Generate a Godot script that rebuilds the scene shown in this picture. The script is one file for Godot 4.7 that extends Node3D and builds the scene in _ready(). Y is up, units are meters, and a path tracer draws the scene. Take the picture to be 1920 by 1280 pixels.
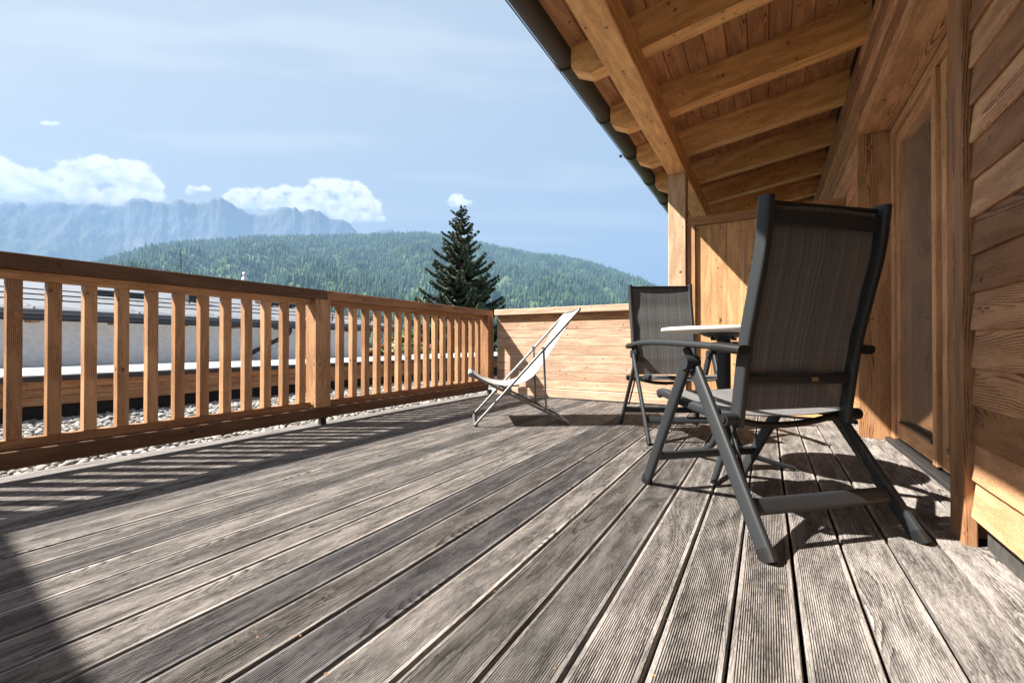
extends Node3D
# A timber roof terrace in the mountains. World: -Z runs along the deck boards, +X points to the house wall, y up, metres.

const EYE := 0.66
var rng := RandomNumberGenerator.new()
var taken := {}

# ---------------------------------------------------------------- mesh builder
class MB:
	var v := PackedVector3Array()
	var n := PackedVector3Array()
	var t := PackedVector2Array()
	var c := PackedColorArray()
	var use_c := false
	var tint := Color(1, 1, 1)

	func tri(a: Vector3, b: Vector3, d: Vector3, na: Vector3, nb: Vector3, nd: Vector3, ua := Vector2.ZERO, ub := Vector2.ZERO, ud := Vector2.ZERO) -> void:
		if (b - a).cross(d - a).dot(na + nb + nd) > 0.0:
			v.append_array(PackedVector3Array([a, d, b])); n.append_array(PackedVector3Array([na, nd, nb])); t.append_array(PackedVector2Array([ua, ud, ub]))
		else:
			v.append_array(PackedVector3Array([a, b, d])); n.append_array(PackedVector3Array([na, nb, nd])); t.append_array(PackedVector2Array([ua, ub, ud]))
		if use_c:
			c.append_array(PackedColorArray([tint, tint, tint]))

	func quad(a: Vector3, b: Vector3, d: Vector3, e: Vector3, nn: Vector3, ua := Vector2.ZERO, ub := Vector2.ZERO, ud := Vector2.ZERO, ue := Vector2.ZERO) -> void:
		tri(a, b, d, nn, nn, nn, ua, ub, ud)
		tri(a, d, e, nn, nn, nn, ua, ud, ue)

	func squad(p: Array, q: Array, u: Array) -> void:
		tri(p[0], p[1], p[2], q[0], q[1], q[2], u[0], u[1], u[2])
		tri(p[0], p[2], p[3], q[0], q[2], q[3], u[0], u[2], u[3])

	func mesh() -> ArrayMesh:
		var a := []
		a.resize(Mesh.ARRAY_MAX)
		a[Mesh.ARRAY_VERTEX] = v
		a[Mesh.ARRAY_NORMAL] = n
		a[Mesh.ARRAY_TEX_UV] = t
		if use_c:
			a[Mesh.ARRAY_COLOR] = c
		var m := ArrayMesh.new()
		m.add_surface_from_arrays(Mesh.PRIMITIVE_TRIANGLES, a)
		return m

const STRIPS := 6
const STRIP_W := 0.16
const TEX_L := 2.56

func wood_uv(p: Vector3, normal_axis: int, axis: int, size: Vector3, strip: int, v0: float) -> Vector2:
	var others := [0, 1, 2]
	others.erase(axis)
	var across: int = others[0] if others[0] != normal_axis else others[1]
	if normal_axis == axis:
		across = others[0]
	var s: float = minf(1.0 / STRIP_W, 0.98 / maxf(size[across], 0.001))
	var u := (float(strip % STRIPS) + 0.01 + clampf((p[across] + size[across] * 0.5) * s, 0.0, 0.98)) / STRIPS
	var along: float = p[axis] if normal_axis != axis else p[others[1]] * 0.3
	return Vector2(u, v0 + along / TEX_L)

# chamfered box centred on the origin, grain along `axis`
func cbox(mb: MB, size: Vector3, ch: float, axis: int, strip := 0, v0 := 0.0, at := Vector3.ZERO) -> void:
	var h := size * 0.5
	var sg := [-1.0, 1.0]
	for k in 3:
		var a := (k + 1) % 3
		var b := (k + 2) % 3
		for s in sg:
			var nn := Vector3.ZERO
			nn[k] = s
			var q := []
			var us := []
			for w in [[-1.0, -1.0], [1.0, -1.0], [1.0, 1.0], [-1.0, 1.0]]:
				var p := Vector3.ZERO
				p[k] = s * h[k]
				p[a] = w[0] * (h[a] - ch)
				p[b] = w[1] * (h[b] - ch)
				q.append(p + at)
				us.append(wood_uv(p, k, axis, size, strip, v0))
			mb.quad(q[0], q[1], q[2], q[3], nn, us[0], us[1], us[2], us[3])
	if ch <= 0.0:
		return
	for k in 3:   # edges parallel to k
		var a := (k + 1) % 3
		var b := (k + 2) % 3
		for sa in sg:
			for sb in sg:
				var nn := Vector3.ZERO
				nn[a] = sa
				nn[b] = sb
				nn = nn.normalized()
				var q := []
				var us := []
				for w in [[-1.0, 0], [1.0, 0], [1.0, 1], [-1.0, 1]]:
					var p := Vector3.ZERO
					p[k] = w[0] * (h[k] - ch)
					p[a] = sa * (h[a] - (ch if w[1] == 1 else 0.0))
					p[b] = sb * (h[b] - (0.0 if w[1] == 1 else ch))
					q.append(p + at)
					us.append(wood_uv(p, a, axis, size, strip, v0))
				mb.quad(q[0], q[1], q[2], q[3], nn, us[0], us[1], us[2], us[3])
	for sx in sg:
		for sy in sg:
			for sz in sg:
				var nn := Vector3(sx, sy, sz).normalized()
				var p1 := Vector3(sx * h.x, sy * (h.y - ch), sz * (h.z - ch))
				var p2 := Vector3(sx * (h.x - ch), sy * h.y, sz * (h.z - ch))
				var p3 := Vector3(sx * (h.x - ch), sy * (h.y - ch), sz * h.z)
				mb.tri(p1 + at, p2 + at, p3 + at, nn, nn, nn, wood_uv(p1, 0, axis, size, strip, v0), wood_uv(p1, 0, axis, size, strip, v0), wood_uv(p1, 0, axis, size, strip, v0))

# polygon in the (x, y) plane extruded along z from z0 to z1; grain along x or z
func prism(mb: MB, poly: PackedVector2Array, z0: float, z1: float, strip := 0, v0 := 0.0, grain_z := false, shear := 0.0) -> void:
	var tr := Geometry2D.triangulate_polygon(poly)
	var box := Rect2(poly[0], Vector2.ZERO)
	box.position.y -= shear * box.position.x
	for p in poly:
		box = box.expand(Vector2(p.x, p.y - shear * p.x))
	var base := float(strip % STRIPS) / STRIPS + 0.003
	var per := 1.0 / STRIPS
	for e in [[z0, -1.0], [z1, 1.0]]:
		for i in range(0, tr.size(), 3):
			var p := []
			var us := []
			for j in 3:
				var w := poly[tr[i + j]]
				p.append(Vector3(w.x, w.y, e[0]))
				us.append(Vector2(base + per * clampf((w.y - shear * w.x - box.position.y) / maxf(STRIP_W, box.size.y) , 0.0, 0.97), v0 + w.x / TEX_L))
			var nn := Vector3(0, 0, e[1])
			mb.tri(p[0], p[1], p[2], nn, nn, nn, us[0], us[1], us[2])
	var area := 0.0
	for i in poly.size():
		area += poly[i].cross(poly[(i + 1) % poly.size()])
	for i in poly.size():
		var a := poly[i]
		var b := poly[(i + 1) % poly.size()]
		var d := (b - a).normalized()
		var nn := Vector3(d.y, -d.x, 0) * (1.0 if area > 0.0 else -1.0)
		var q := [Vector3(a.x, a.y, z0), Vector3(b.x, b.y, z0), Vector3(b.x, b.y, z1), Vector3(a.x, a.y, z1)]
		var us := []
		var l := minf(a.distance_to(b), STRIP_W * 0.97)
		for j in 4:
			if grain_z:
				us.append(Vector2(base + per * (l / STRIP_W if j == 1 or j == 2 else 0.0), v0 + q[j].z / TEX_L))
			else:
				us.append(Vector2(base + per * clampf(absf(q[j].z - z0) / STRIP_W, 0.0, 0.97), v0 + (q[j].x + q[j].y) / TEX_L))
		mb.quad(q[0], q[1], q[2], q[3], nn, us[0], us[1], us[2], us[3])

# sweep of a superellipse (half widths ra sideways, rb upwards) along a polyline
func sweep(mb: MB, pts: Array, ra: float, rb: float, segs := 12, power := 2.0, up := Vector3.UP, ends := [1.0, 1.0], uvscale := 1.0) -> void:
	var rings := []
	var norms := []
	var k := pts.size()
	var dist := 0.0
	var ds := []
	for i in k:
		var tan: Vector3 = (pts[mini(i + 1, k - 1)] - pts[maxi(i - 1, 0)]).normalized()
		var u := up
		if absf(tan.dot(u)) > 0.96:
			u = Vector3.RIGHT
		var side := tan.cross(u).normalized()
		var top := side.cross(tan).normalized()
		var sc: float = lerpf(ends[0], ends[1], float(i) / maxf(1.0, k - 1))
		var ring := PackedVector3Array()
		var nr := PackedVector3Array()
		for j in segs:
			var a := TAU * (j + 0.5) / segs
			var cx := signf(cos(a)) * pow(absf(cos(a)), 2.0 / power)
			var cy := signf(sin(a)) * pow(absf(sin(a)), 2.0 / power)
			ring.append(pts[i] + side * cx * ra * sc + top * cy * rb * sc)
			var nx := signf(cx) * pow(absf(cx), power - 1.0) / ra
			var ny := signf(cy) * pow(absf(cy), power - 1.0) / rb
			nr.append((side * nx + top * ny).normalized())
		rings.append(ring)
		norms.append(nr)
		if i > 0:
			dist += pts[i].distance_to(pts[i - 1])
		ds.append(dist)
	for i in k - 1:
		for j in segs:
			var j2 := (j + 1) % segs
			var u0 := float(j) / segs
			var u1 := float(j + 1) / segs
			mb.squad([rings[i][j], rings[i][j2], rings[i + 1][j2], rings[i + 1][j]], [norms[i][j], norms[i][j2], norms[i + 1][j2], norms[i + 1][j]], [Vector2(u0, ds[i] * uvscale), Vector2(u1, ds[i] * uvscale), Vector2(u1, ds[i + 1] * uvscale), Vector2(u0, ds[i + 1] * uvscale)])
	for e in [0, k - 1]:
		var nn: Vector3 = (pts[0] - pts[1]).normalized() if e == 0 else (pts[k - 1] - pts[k - 2]).normalized()
		for j in segs:
			mb.tri(pts[e], rings[e][j], rings[e][(j + 1) % segs], nn, nn, nn)

# smooth curve through control points
func curve(pts: Array, per := 6) -> Array:
	var out := []
	for i in pts.size() - 1:
		var p0: Vector3 = pts[maxi(i - 1, 0)]
		var p3: Vector3 = pts[mini(i + 2, pts.size() - 1)]
		for j in per:
			out.append((pts[i] as Vector3).cubic_interpolate(pts[i + 1], p0, p3, float(j) / per))
	out.append(pts[pts.size() - 1])
	return out

# lathe round the y axis: profile of (radius, height)
func lathe(mb: MB, prof: Array, segs := 40, at := Vector3.ZERO) -> void:
	for i in prof.size() - 1:
		var a: Vector2 = prof[i]
		var b: Vector2 = prof[i + 1]
		var d := (b - a).normalized()
		var nn := Vector2(d.y, -d.x)
		for j in segs:
			var t0 := TAU * j / segs
			var t1 := TAU * (j + 1) / segs
			var p := [Vector3(a.x * cos(t0), a.y, a.x * sin(t0)) + at, Vector3(a.x * cos(t1), a.y, a.x * sin(t1)) + at, Vector3(b.x * cos(t1), b.y, b.x * sin(t1)) + at, Vector3(b.x * cos(t0), b.y, b.x * sin(t0)) + at]
			var n0 := Vector3(nn.x * cos(t0), nn.y, nn.x * sin(t0))
			var n1 := Vector3(nn.x * cos(t1), nn.y, nn.x * sin(t1))
			mb.squad(p, [n0, n1, n1, n0], [Vector2(0, 0), Vector2(1, 0), Vector2(1, 1), Vector2(0, 1)])

# a cloth: rows of points, given a thickness along its normals
func cloth(mb: MB, rows: Array, thick: float, us := 1.0, vs := 1.0) -> void:
	var nr := rows.size()
	var nc: int = rows[0].size()
	var nor := []
	for i in nr:
		var line := []
		for j in nc:
			var du: Vector3 = rows[i][mini(j + 1, nc - 1)] - rows[i][maxi(j - 1, 0)]
			var dv: Vector3 = rows[mini(i + 1, nr - 1)][j] - rows[maxi(i - 1, 0)][j]
			line.append(du.cross(dv).normalized())
		nor.append(line)
	for s in [-1.0, 1.0]:
		for i in nr - 1:
			for j in nc - 1:
				var p := []
				var q := []
				var u := []
				for w in [[i, j], [i, j + 1], [i + 1, j + 1], [i + 1, j]]:
					p.append(rows[w[0]][w[1]] + nor[w[0]][w[1]] * thick * 0.5 * s)
					q.append(nor[w[0]][w[1]] * s)
					u.append(Vector2(us * w[1] / (nc - 1.0), vs * w[0] / (nr - 1.0)))
				mb.squad(p, q, u)
	for i in nr - 1:
		for j in [0, nc - 1]:
			var o: Vector3 = nor[i][j] * thick * 0.5
			var o2: Vector3 = nor[i + 1][j] * thick * 0.5
			var out: Vector3 = (rows[i][j] - rows[i][nc / 2]).normalized()
			mb.quad(rows[i][j] - o, rows[i][j] + o, rows[i + 1][j] + o2, rows[i + 1][j] - o2, out)

# ---------------------------------------------------------------- nodes
func numbered(called: String) -> String:
	if not taken.has(called):
		taken[called] = 0
		return called
	taken[called] += 1
	return "%s_%03d" % [called, taken[called]]

func thing(called: String, label: String, category: String, at := Vector3.ZERO, turn := 0.0, group := "") -> Node3D:
	var o := Node3D.new()
	o.name = numbered(called)
	add_child(o)
	o.position = at
	o.rotation.y = turn
	o.set_meta("label", label)
	o.set_meta("category", category)
	if group:
		o.set_meta("group", group)
	return o

func setting(called: String) -> Node3D:
	var o := Node3D.new()
	o.name = numbered(called)
	add_child(o)
	o.set_meta("kind", "structure")
	return o

func part(parent: Node3D, called: String, mb, mat: Material, at := Vector3.ZERO, rot := Vector3.ZERO) -> MeshInstance3D:
	var o := MeshInstance3D.new()
	o.name = called
	o.mesh = mb.mesh() if mb is MB else mb
	o.material_override = mat
	parent.add_child(o, true)
	o.position = at
	o.rotation = rot
	return o

func solid(called: String, mb: MB, mat: Material) -> MeshInstance3D:
	var o := part(self, numbered(called), mb, mat)
	o.set_meta("kind", "structure")
	return o

func plank(parent: Node3D, called: String, size: Vector3, at: Vector3, mat: Material, axis: int, ch := 0.003, strip := -1) -> MeshInstance3D:
	var mb := MB.new()
	cbox(mb, size, ch, axis, rng.randi() % STRIPS if strip < 0 else strip, rng.randf())
	return part(parent, called, mb, mat, at)

# ---------------------------------------------------------------- textures
func to8(x: float) -> int:
	return int(clampf(pow(maxf(x, 0.0), 1.0 / 2.2), 0.0, 1.0) * 255.0)

# six flat-sawn strips side by side, each 0.16 m wide and 2.56 m long; light and dark are base colours
func wood(seed_: int, light: Color, dark: Color, contrast: float, knots: int, grey: float, knot_col: Color, ring := 0.006, straight := false, fibre := 0.3) -> ImageTexture:
	var sw := 160
	var w := sw * STRIPS
	var h := 1536
	var r := RandomNumberGenerator.new()
	r.seed = seed_
	var fn := FastNoiseLite.new()
	fn.seed = seed_
	fn.noise_type = FastNoiseLite.TYPE_SIMPLEX
	fn.frequency = 0.30
	var fib := fn.get_seamless_image(w, 128).get_data()
	fn.frequency = 0.02
	fn.seed = seed_ + 7
	var blot := fn.get_seamless_image(w, 256).get_data()
	fn.frequency = 0.012
	fn.seed = seed_ + 9
	var mask := fn.get_seamless_image(w, 384).get_data()
	var data := PackedByteArray()
	data.resize(w * h * 3)
	for s in STRIPS:
		var cx0 := r.randf_range(0.02, 0.14) if s % 3 != 2 and not straight else r.randf_range(-0.16, -0.03)
		var cy0 := r.randf_range(0.012, 0.05)
		var amp := cy0 * r.randf_range(0.5, 0.9)
		var sp := ring * r.randf_range(0.75, 1.25)
		var p1 := r.randf() * TAU
		var p2 := r.randf() * TAU
		var tone := r.randf_range(0.88, 1.08)
		var ks := []
		for i in knots:
			ks.append([r.randf_range(0.015, 0.145), r.randf_range(0.1, 2.46), r.randf_range(0.004, 0.011), r.randf_range(0.5, 1.0)])
		for y in h:
			var ym := y * TEX_L / h
			var ang := TAU * ym / TEX_L
			var cx := cx0 + 0.012 * sin(ang + p1) + 0.004 * sin(3.0 * ang + p2)
			var cy := cy0 + amp * sin(ang + p2) + 0.25 * amp * sin(2.0 * ang + p1) + 0.08 * amp * sin(7.0 * ang + p1 * 3.0)
			var near := []
			for k in ks:
				if absf(ym - k[1]) < k[2] * 5.0:
					near.append(k)
			var row := (y * 3 * w) + s * sw * 3
			var fy := (y >> 3) % 128
			var by := (y >> 2) % 256
			var my := (y >> 2) % 384
			for x in sw:
				var xm := x * STRIP_W / sw
				var gx := s * sw + x
				var f1 := fib[fy * w + gx] / 255.0
				var b1 := blot[by * w + gx] / 255.0
				var dx := xm - cx
				var rr := sqrt(dx * dx + cy * cy) + 0.003 * (b1 - 0.5)
				var kn := 0.0
				for k in near:
					var ex: float = (xm - k[0]) / k[2]
					var ey: float = (ym - k[1]) / (k[2] * 1.25)
					var e := ex * ex + ey * ey
					if e < 14.0:
						rr += k[2] * 1.5 * exp(-e * 0.3) * (1.0 if ex * dx > 0.0 else 0.8)
						if e < 1.5:
							kn = maxf(kn, clampf((1.5 - e) * 1.6, 0.0, 1.0) * k[3] * (0.8 + 0.2 * sin(e * 14.0)))
						elif e < 2.6 and fibre > 0.5:
							rr += k[2] * 0.4
				var ph := rr / sp + 0.25 * (f1 - 0.5)
				var f := ph - floorf(ph)
				var late := f * f * f * (1.0 - smoothstep(0.88, 1.0, f)) * 1.5 * (0.25 + 1.35 * smoothstep(0.3, 0.7, mask[my * w + gx] / 255.0))
				var m := clampf(late * contrast, 0.0, 1.0)
				var g := tone * maxf(0.12, 1.0 + fibre * (f1 - 0.5) + grey * (b1 - 0.5))
				var cr := lerpf(light.r, dark.r, m) * g
				var cg := lerpf(light.g, dark.g, m) * g
				var cb := lerpf(light.b, dark.b, m) * g
				if kn > 0.0:
					cr = lerpf(cr, knot_col.r, kn)
					cg = lerpf(cg, knot_col.g, kn)
					cb = lerpf(cb, knot_col.b, kn)
				var o := row + x * 3
				data[o] = to8(cr)
				data[o + 1] = to8(cg)
				data[o + 2] = to8(cb)
	return ImageTexture.create_from_image(Image.create_from_data(w, h, false, Image.FORMAT_RGB8, data))

func weave(seed_: int, a: Color, b: Color, hole: bool) -> ImageTexture:
	var w := 256
	var r := RandomNumberGenerator.new()
	r.seed = seed_
	var cols := PackedFloat32Array()
	var rows := PackedFloat32Array()
	for i in w:
		cols.append(pow(r.randf(), 1.4))
		rows.append(pow(r.randf(), 1.6))
	var fn := FastNoiseLite.new()
	fn.seed = seed_
	fn.frequency = 0.03
	var im := fn.get_seamless_image(w, w).get_data()
	var data := PackedByteArray()
	data.resize(w * w * 4)
	for y in w:
		for x in w:
			var f := 0.0
			if (x + y) % 2 == 0:
				f = cols[x] * (0.6 + 0.8 * im[((y >> 3) + x * 7 % 256) % 256 * w + x] / 255.0)
			else:
				f = 0.12 + rows[y] * 0.15
			var o := (y * w + x) * 4
			data[o] = to8(lerpf(a.r, b.r, f))
			data[o + 1] = to8(lerpf(a.g, b.g, f))
			data[o + 2] = to8(lerpf(a.b, b.b, f))
			data[o + 3] = 0 if hole and x % 3 == 0 and y % 2 == 0 else 255
	return ImageTexture.create_from_image(Image.create_from_data(w, w, false, Image.FORMAT_RGBA8, data))

func mat(col: Color, rough := 0.7, metal := 0.0, tex: Texture2D = null, bump := 0.0) -> StandardMaterial3D:
	var m := StandardMaterial3D.new()
	m.albedo_color = col.linear_to_srgb()
	m.roughness = rough
	m.metallic = metal
	m.metallic_specular = 0.4
	if tex:
		m.albedo_texture = tex
		if bump > 0.0:
			m.heightmap_enabled = true
			m.heightmap_texture = tex
			m.heightmap_scale = bump
	return m

func speckle(seed_: int, freq: float, lo: float, hi: float) -> NoiseTexture2D:
	var fn := FastNoiseLite.new()
	fn.seed = seed_
	fn.frequency = freq
	fn.fractal_octaves = 4
	var g := Gradient.new()
	g.set_color(0, Color(lo, lo, lo))
	g.set_color(1, Color(hi, hi, hi))
	var t := NoiseTexture2D.new()
	t.width = 512
	t.height = 512
	t.seamless = true
	t.noise = fn
	t.color_ramp = g
	return t

# ---------------------------------------------------------------- sky
const SKY_W := 4096
const SKY_H := 2048
const F := 830.0

# direction, in the photograph's own picture units, of the picture point (u, v) seen from the camera
func look(u: float, v: float) -> Vector3:
	var x := (u - 960.0) / F
	var y := (645.0 - v) / F
	return Vector3(-0.5 + 0.866 * x, y, -(0.866 + 0.5 * x))

func sky_texture(sun: Vector3) -> ImageTexture:
	var w := 1024
	var h := 512
	var fn := FastNoiseLite.new()
	fn.seed = 5
	fn.frequency = 1.0
	fn.fractal_octaves = 5
	var im := Image.create_empty(w, h, false, Image.FORMAT_RGBF)
	for y in h / 2 + 2:
		var el := PI * (0.5 - (y + 0.5) / h)
		var ce := cos(el)
		var se := sin(el)
		for x in w:
			var az := TAU * ((x + 0.5) / w - 0.25)
			var d := Vector3(cos(az) * ce, se, sin(az) * ce)
			var low := exp(-maxf(se, 0.0) / 0.26)
			var toward := clampf(d.dot(sun) * 0.5 + 0.5, 0.0, 1.0)
			var veil := clampf(0.22 + 0.92 * low + 1.05 * (toward - 0.5), 0.0, 0.95)
			# thin streaks of high cloud, on a flat sheet far above
			var hp := Vector2(d.x, d.z) / (maxf(se, 0.0) + 0.12)
			var ci := fn.get_noise_2d(hp.x * 0.5 - hp.y * 0.35 + 3.0, hp.x * 1.5 + hp.y * 2.2)
			veil = clampf(veil + 0.22 * smoothstep(0.0, 0.5, ci) * smoothstep(0.02, 0.2, se), 0.0, 0.97)
			var c := Vector3(0.145, 0.218, 0.350).lerp(Vector3(0.475, 0.495, 0.512), veil)
			im.set_pixel(x, y, Color(c.x, c.y, c.z))
	im.resize(SKY_W, SKY_H, Image.INTERPOLATE_CUBIC)
	# fair-weather heaps over the mountains: each a set of round puffs in azimuth and height, edges broken by noise
	var puff := []
	var rr := RandomNumberGenerator.new()
	rr.seed = 21
	for g in [[-60, 330, 120, 46], [60, 345, 120, 44], [150, 322, 70, 36], [200, 312, 50, 32], [240, 326, 50, 36], [275, 345, 34, 20], [210, 365, 130, 26], [372, 352, 30, 11], [450, 368, 34, 22], [500, 372, 50, 26], [560, 366, 50, 24], [610, 352, 40, 27], [640, 362, 40, 28], [672, 356, 26, 18], [690, 385, 24, 26], [600, 385, 90, 26], [660, 400, 50, 22], [712, 410, 12, 8], [852, 374, 23, 15], [874, 379, 14, 7], [90, 229, 26, 6]]:
		for i in 12:
			var pr: float = minf(g[2], g[3]) * rr.randf_range(0.25, 0.55)
			puff.append([g[0] + rr.randf_range(-0.6, 0.6) * g[2], g[1] + rr.randf_range(-0.45, 0.5) * g[3], pr * rr.randf_range(1.0, 1.6), pr])
		puff.append([g[0], g[1] + 0.15 * g[3], g[2] * 0.75, g[3] * 0.5])
	var cn := FastNoiseLite.new()
	cn.seed = 33
	cn.frequency = 0.03
	cn.fractal_octaves = 5
	var cells := {}
	for p in puff:
		var c0 := look(p[0] - p[2] * 2.0 , p[1] + p[3] * 2.0)
		var c1 := look(p[0] + p[2] * 2.0, p[1] - p[3] * 2.0)
		var xs := [col_of(c0), col_of(c1)]
		var ys := [row_of(c0), row_of(c1)]
		for y in range(mini(ys[0], ys[1]) - 3, maxi(ys[0], ys[1]) + 4):
			for x in range(mini(xs[0], xs[1]), maxi(xs[0], xs[1]) + 1):
				var key := y * 16384 + x
				var az := TAU * ((x + 0.5) / SKY_W - 0.25)
				var el := PI * (0.5 - (y + 0.5) / SKY_H)
				var d := Vector3(cos(az) * cos(el), sin(el), sin(az) * cos(el))
				# back to the units in which the puffs are listed
				var fw := -0.5 * d.x - 0.866 * d.z
				if fw < 0.05:
					continue
				var uu := 960.0 + F * (0.866 * d.x - 0.5 * d.z) / fw
				var vv := 645.0 - F * d.y / fw
				var ex: float = (uu - p[0]) / p[2]
				var ey: float = (vv - p[1]) / p[3]
				var nz := cn.get_noise_2d(uu, vv)
				var k := exp(-1.1 * (ex * ex + ey * ey)) * (1.0 + 0.7 * nz)
				if k > 0.02:
					var had: Vector2 = cells.get(key, Vector2.ZERO)
					cells[key] = Vector2(had.x + k, had.y + k * clampf(0.5 - 0.6 * ey, 0.0, 1.0))
	for key in cells:
		var y: int = key / 16384
		var x: int = posmod(key % 16384, SKY_W)
		if y < 0 or y >= SKY_H:
			continue
		var was := im.get_pixel(x, y)
		var sum: Vector2 = cells[key]
		var nf := cn.get_noise_2d(x * 2.2, y * 2.6 + 500.0)
		var ng := 1.0 - absf(cn.get_noise_2d(x * 1.1 + 900.0, y * 1.3)) * 2.2
		var dens := minf(sum.x, 1.25) * 0.85 + nf * 0.75 + (ng - 0.5) * 0.45
		var a := smoothstep(0.16, 1.05, dens) * smoothstep(0.08, 0.7, sum.x) * 0.95
		var n2 := sum.y / sum.x + 0.9 * cn.get_noise_2d(x * 1.6, y * 2.0 + 300.0)
		var white := Color(0.66, 0.69, 0.72).lerp(Color(1.0, 0.96, 0.92), clampf(n2 * 1.5, 0, 1))
		im.set_pixel(x, y, was.lerp(white, a))
	# the texture is stored as sRGB bytes
	var bytes := im.get_data().to_float32_array()
	var out := PackedByteArray()
	out.resize(SKY_W * SKY_H * 3)
	out.fill(190)
	var lut := PackedByteArray()
	for i in 4097:
		lut.append(int(clampf(Color(i / 4096.0, 0, 0).linear_to_srgb().r * 255.0 + 0.5, 0, 255)))
	for i in SKY_W * (SKY_H / 2 + 2) * 3:
		out[i] = lut[clampi(int(bytes[i] * 4096.0), 0, 4096)]
	return ImageTexture.create_from_image(Image.create_from_data(SKY_W, SKY_H, false, Image.FORMAT_RGB8, out))

func col_of(d: Vector3) -> int:
	return int((atan2(d.z, d.x) / TAU + 0.25) * SKY_W) + (SKY_W if atan2(d.z, d.x) / TAU + 0.25 < 0.5 and d.x < 0.0 else 0)

func row_of(d: Vector3) -> int:
	return int((0.5 - atan2(d.y, Vector2(d.x, d.z).length()) / PI) * SKY_H)

# ================================================================ build
var M := {}

func _ready() -> void:
	rng.seed = 4
	var t0 := Time.get_ticks_msec()
	# ---- camera
	var cam := Camera3D.new()
	cam.name = "camera"
	add_child(cam)
	cam.position = Vector3(0, EYE, 0)
	cam.rotation = Vector3(deg_to_rad(0.35), deg_to_rad(30.0), 0)
	cam.fov = rad_to_deg(2.0 * atan(640.0 / F))
	cam.near = 0.05
	cam.far = 30000.0
	cam.current = true
	# ---- sun
	var sun_dir := Vector3(0.785, -1.0, -0.482).normalized()
	var sun := DirectionalLight3D.new()
	sun.name = "sun"
	add_child(sun)
	sun.look_at_from_position(Vector3.ZERO, sun_dir, Vector3.UP)
	sun.light_energy = 1.6
	sun.light_color = Color(1.0, 0.965, 0.915)
	sun.light_angular_distance = 0.53
	sun.shadow_enabled = true
	# ---- sky and exposure
	var env := Environment.new()
	env.background_mode = Environment.BG_SKY
	var pano := PanoramaSkyMaterial.new()
	pano.panorama = sky_texture(-sun_dir)
	var sky := Sky.new()
	sky.sky_material = pano
	env.sky = sky
	env.tonemap_mode = Environment.TONE_MAPPER_LINEAR
	env.tonemap_exposure = 3.3
	env.background_energy_multiplier = 0.55
	env.sdfgi_enabled = true
	env.ssao_enabled = true
	env.ssil_enabled = true
	env.volumetric_fog_enabled = true
	env.volumetric_fog_density = 0.0
	var we := WorldEnvironment.new()
	we.name = "world_environment"
	we.environment = env
	add_child(we)
	print("sky ", Time.get_ticks_msec() - t0)
	materials()
	print("materials ", Time.get_ticks_msec() - t0)
	land()
	print("land ", Time.get_ticks_msec() - t0)
	neighbours()
	deck()
	railing()
	parapet()
	house()
	screen()
	roof()
	wing()
	print("structure ", Time.get_ticks_msec() - t0)
	chairs()
	table()
	deck_chair()
	gravel()
	litter()
	spruce()
	print("done ", Time.get_ticks_msec() - t0)

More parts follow.
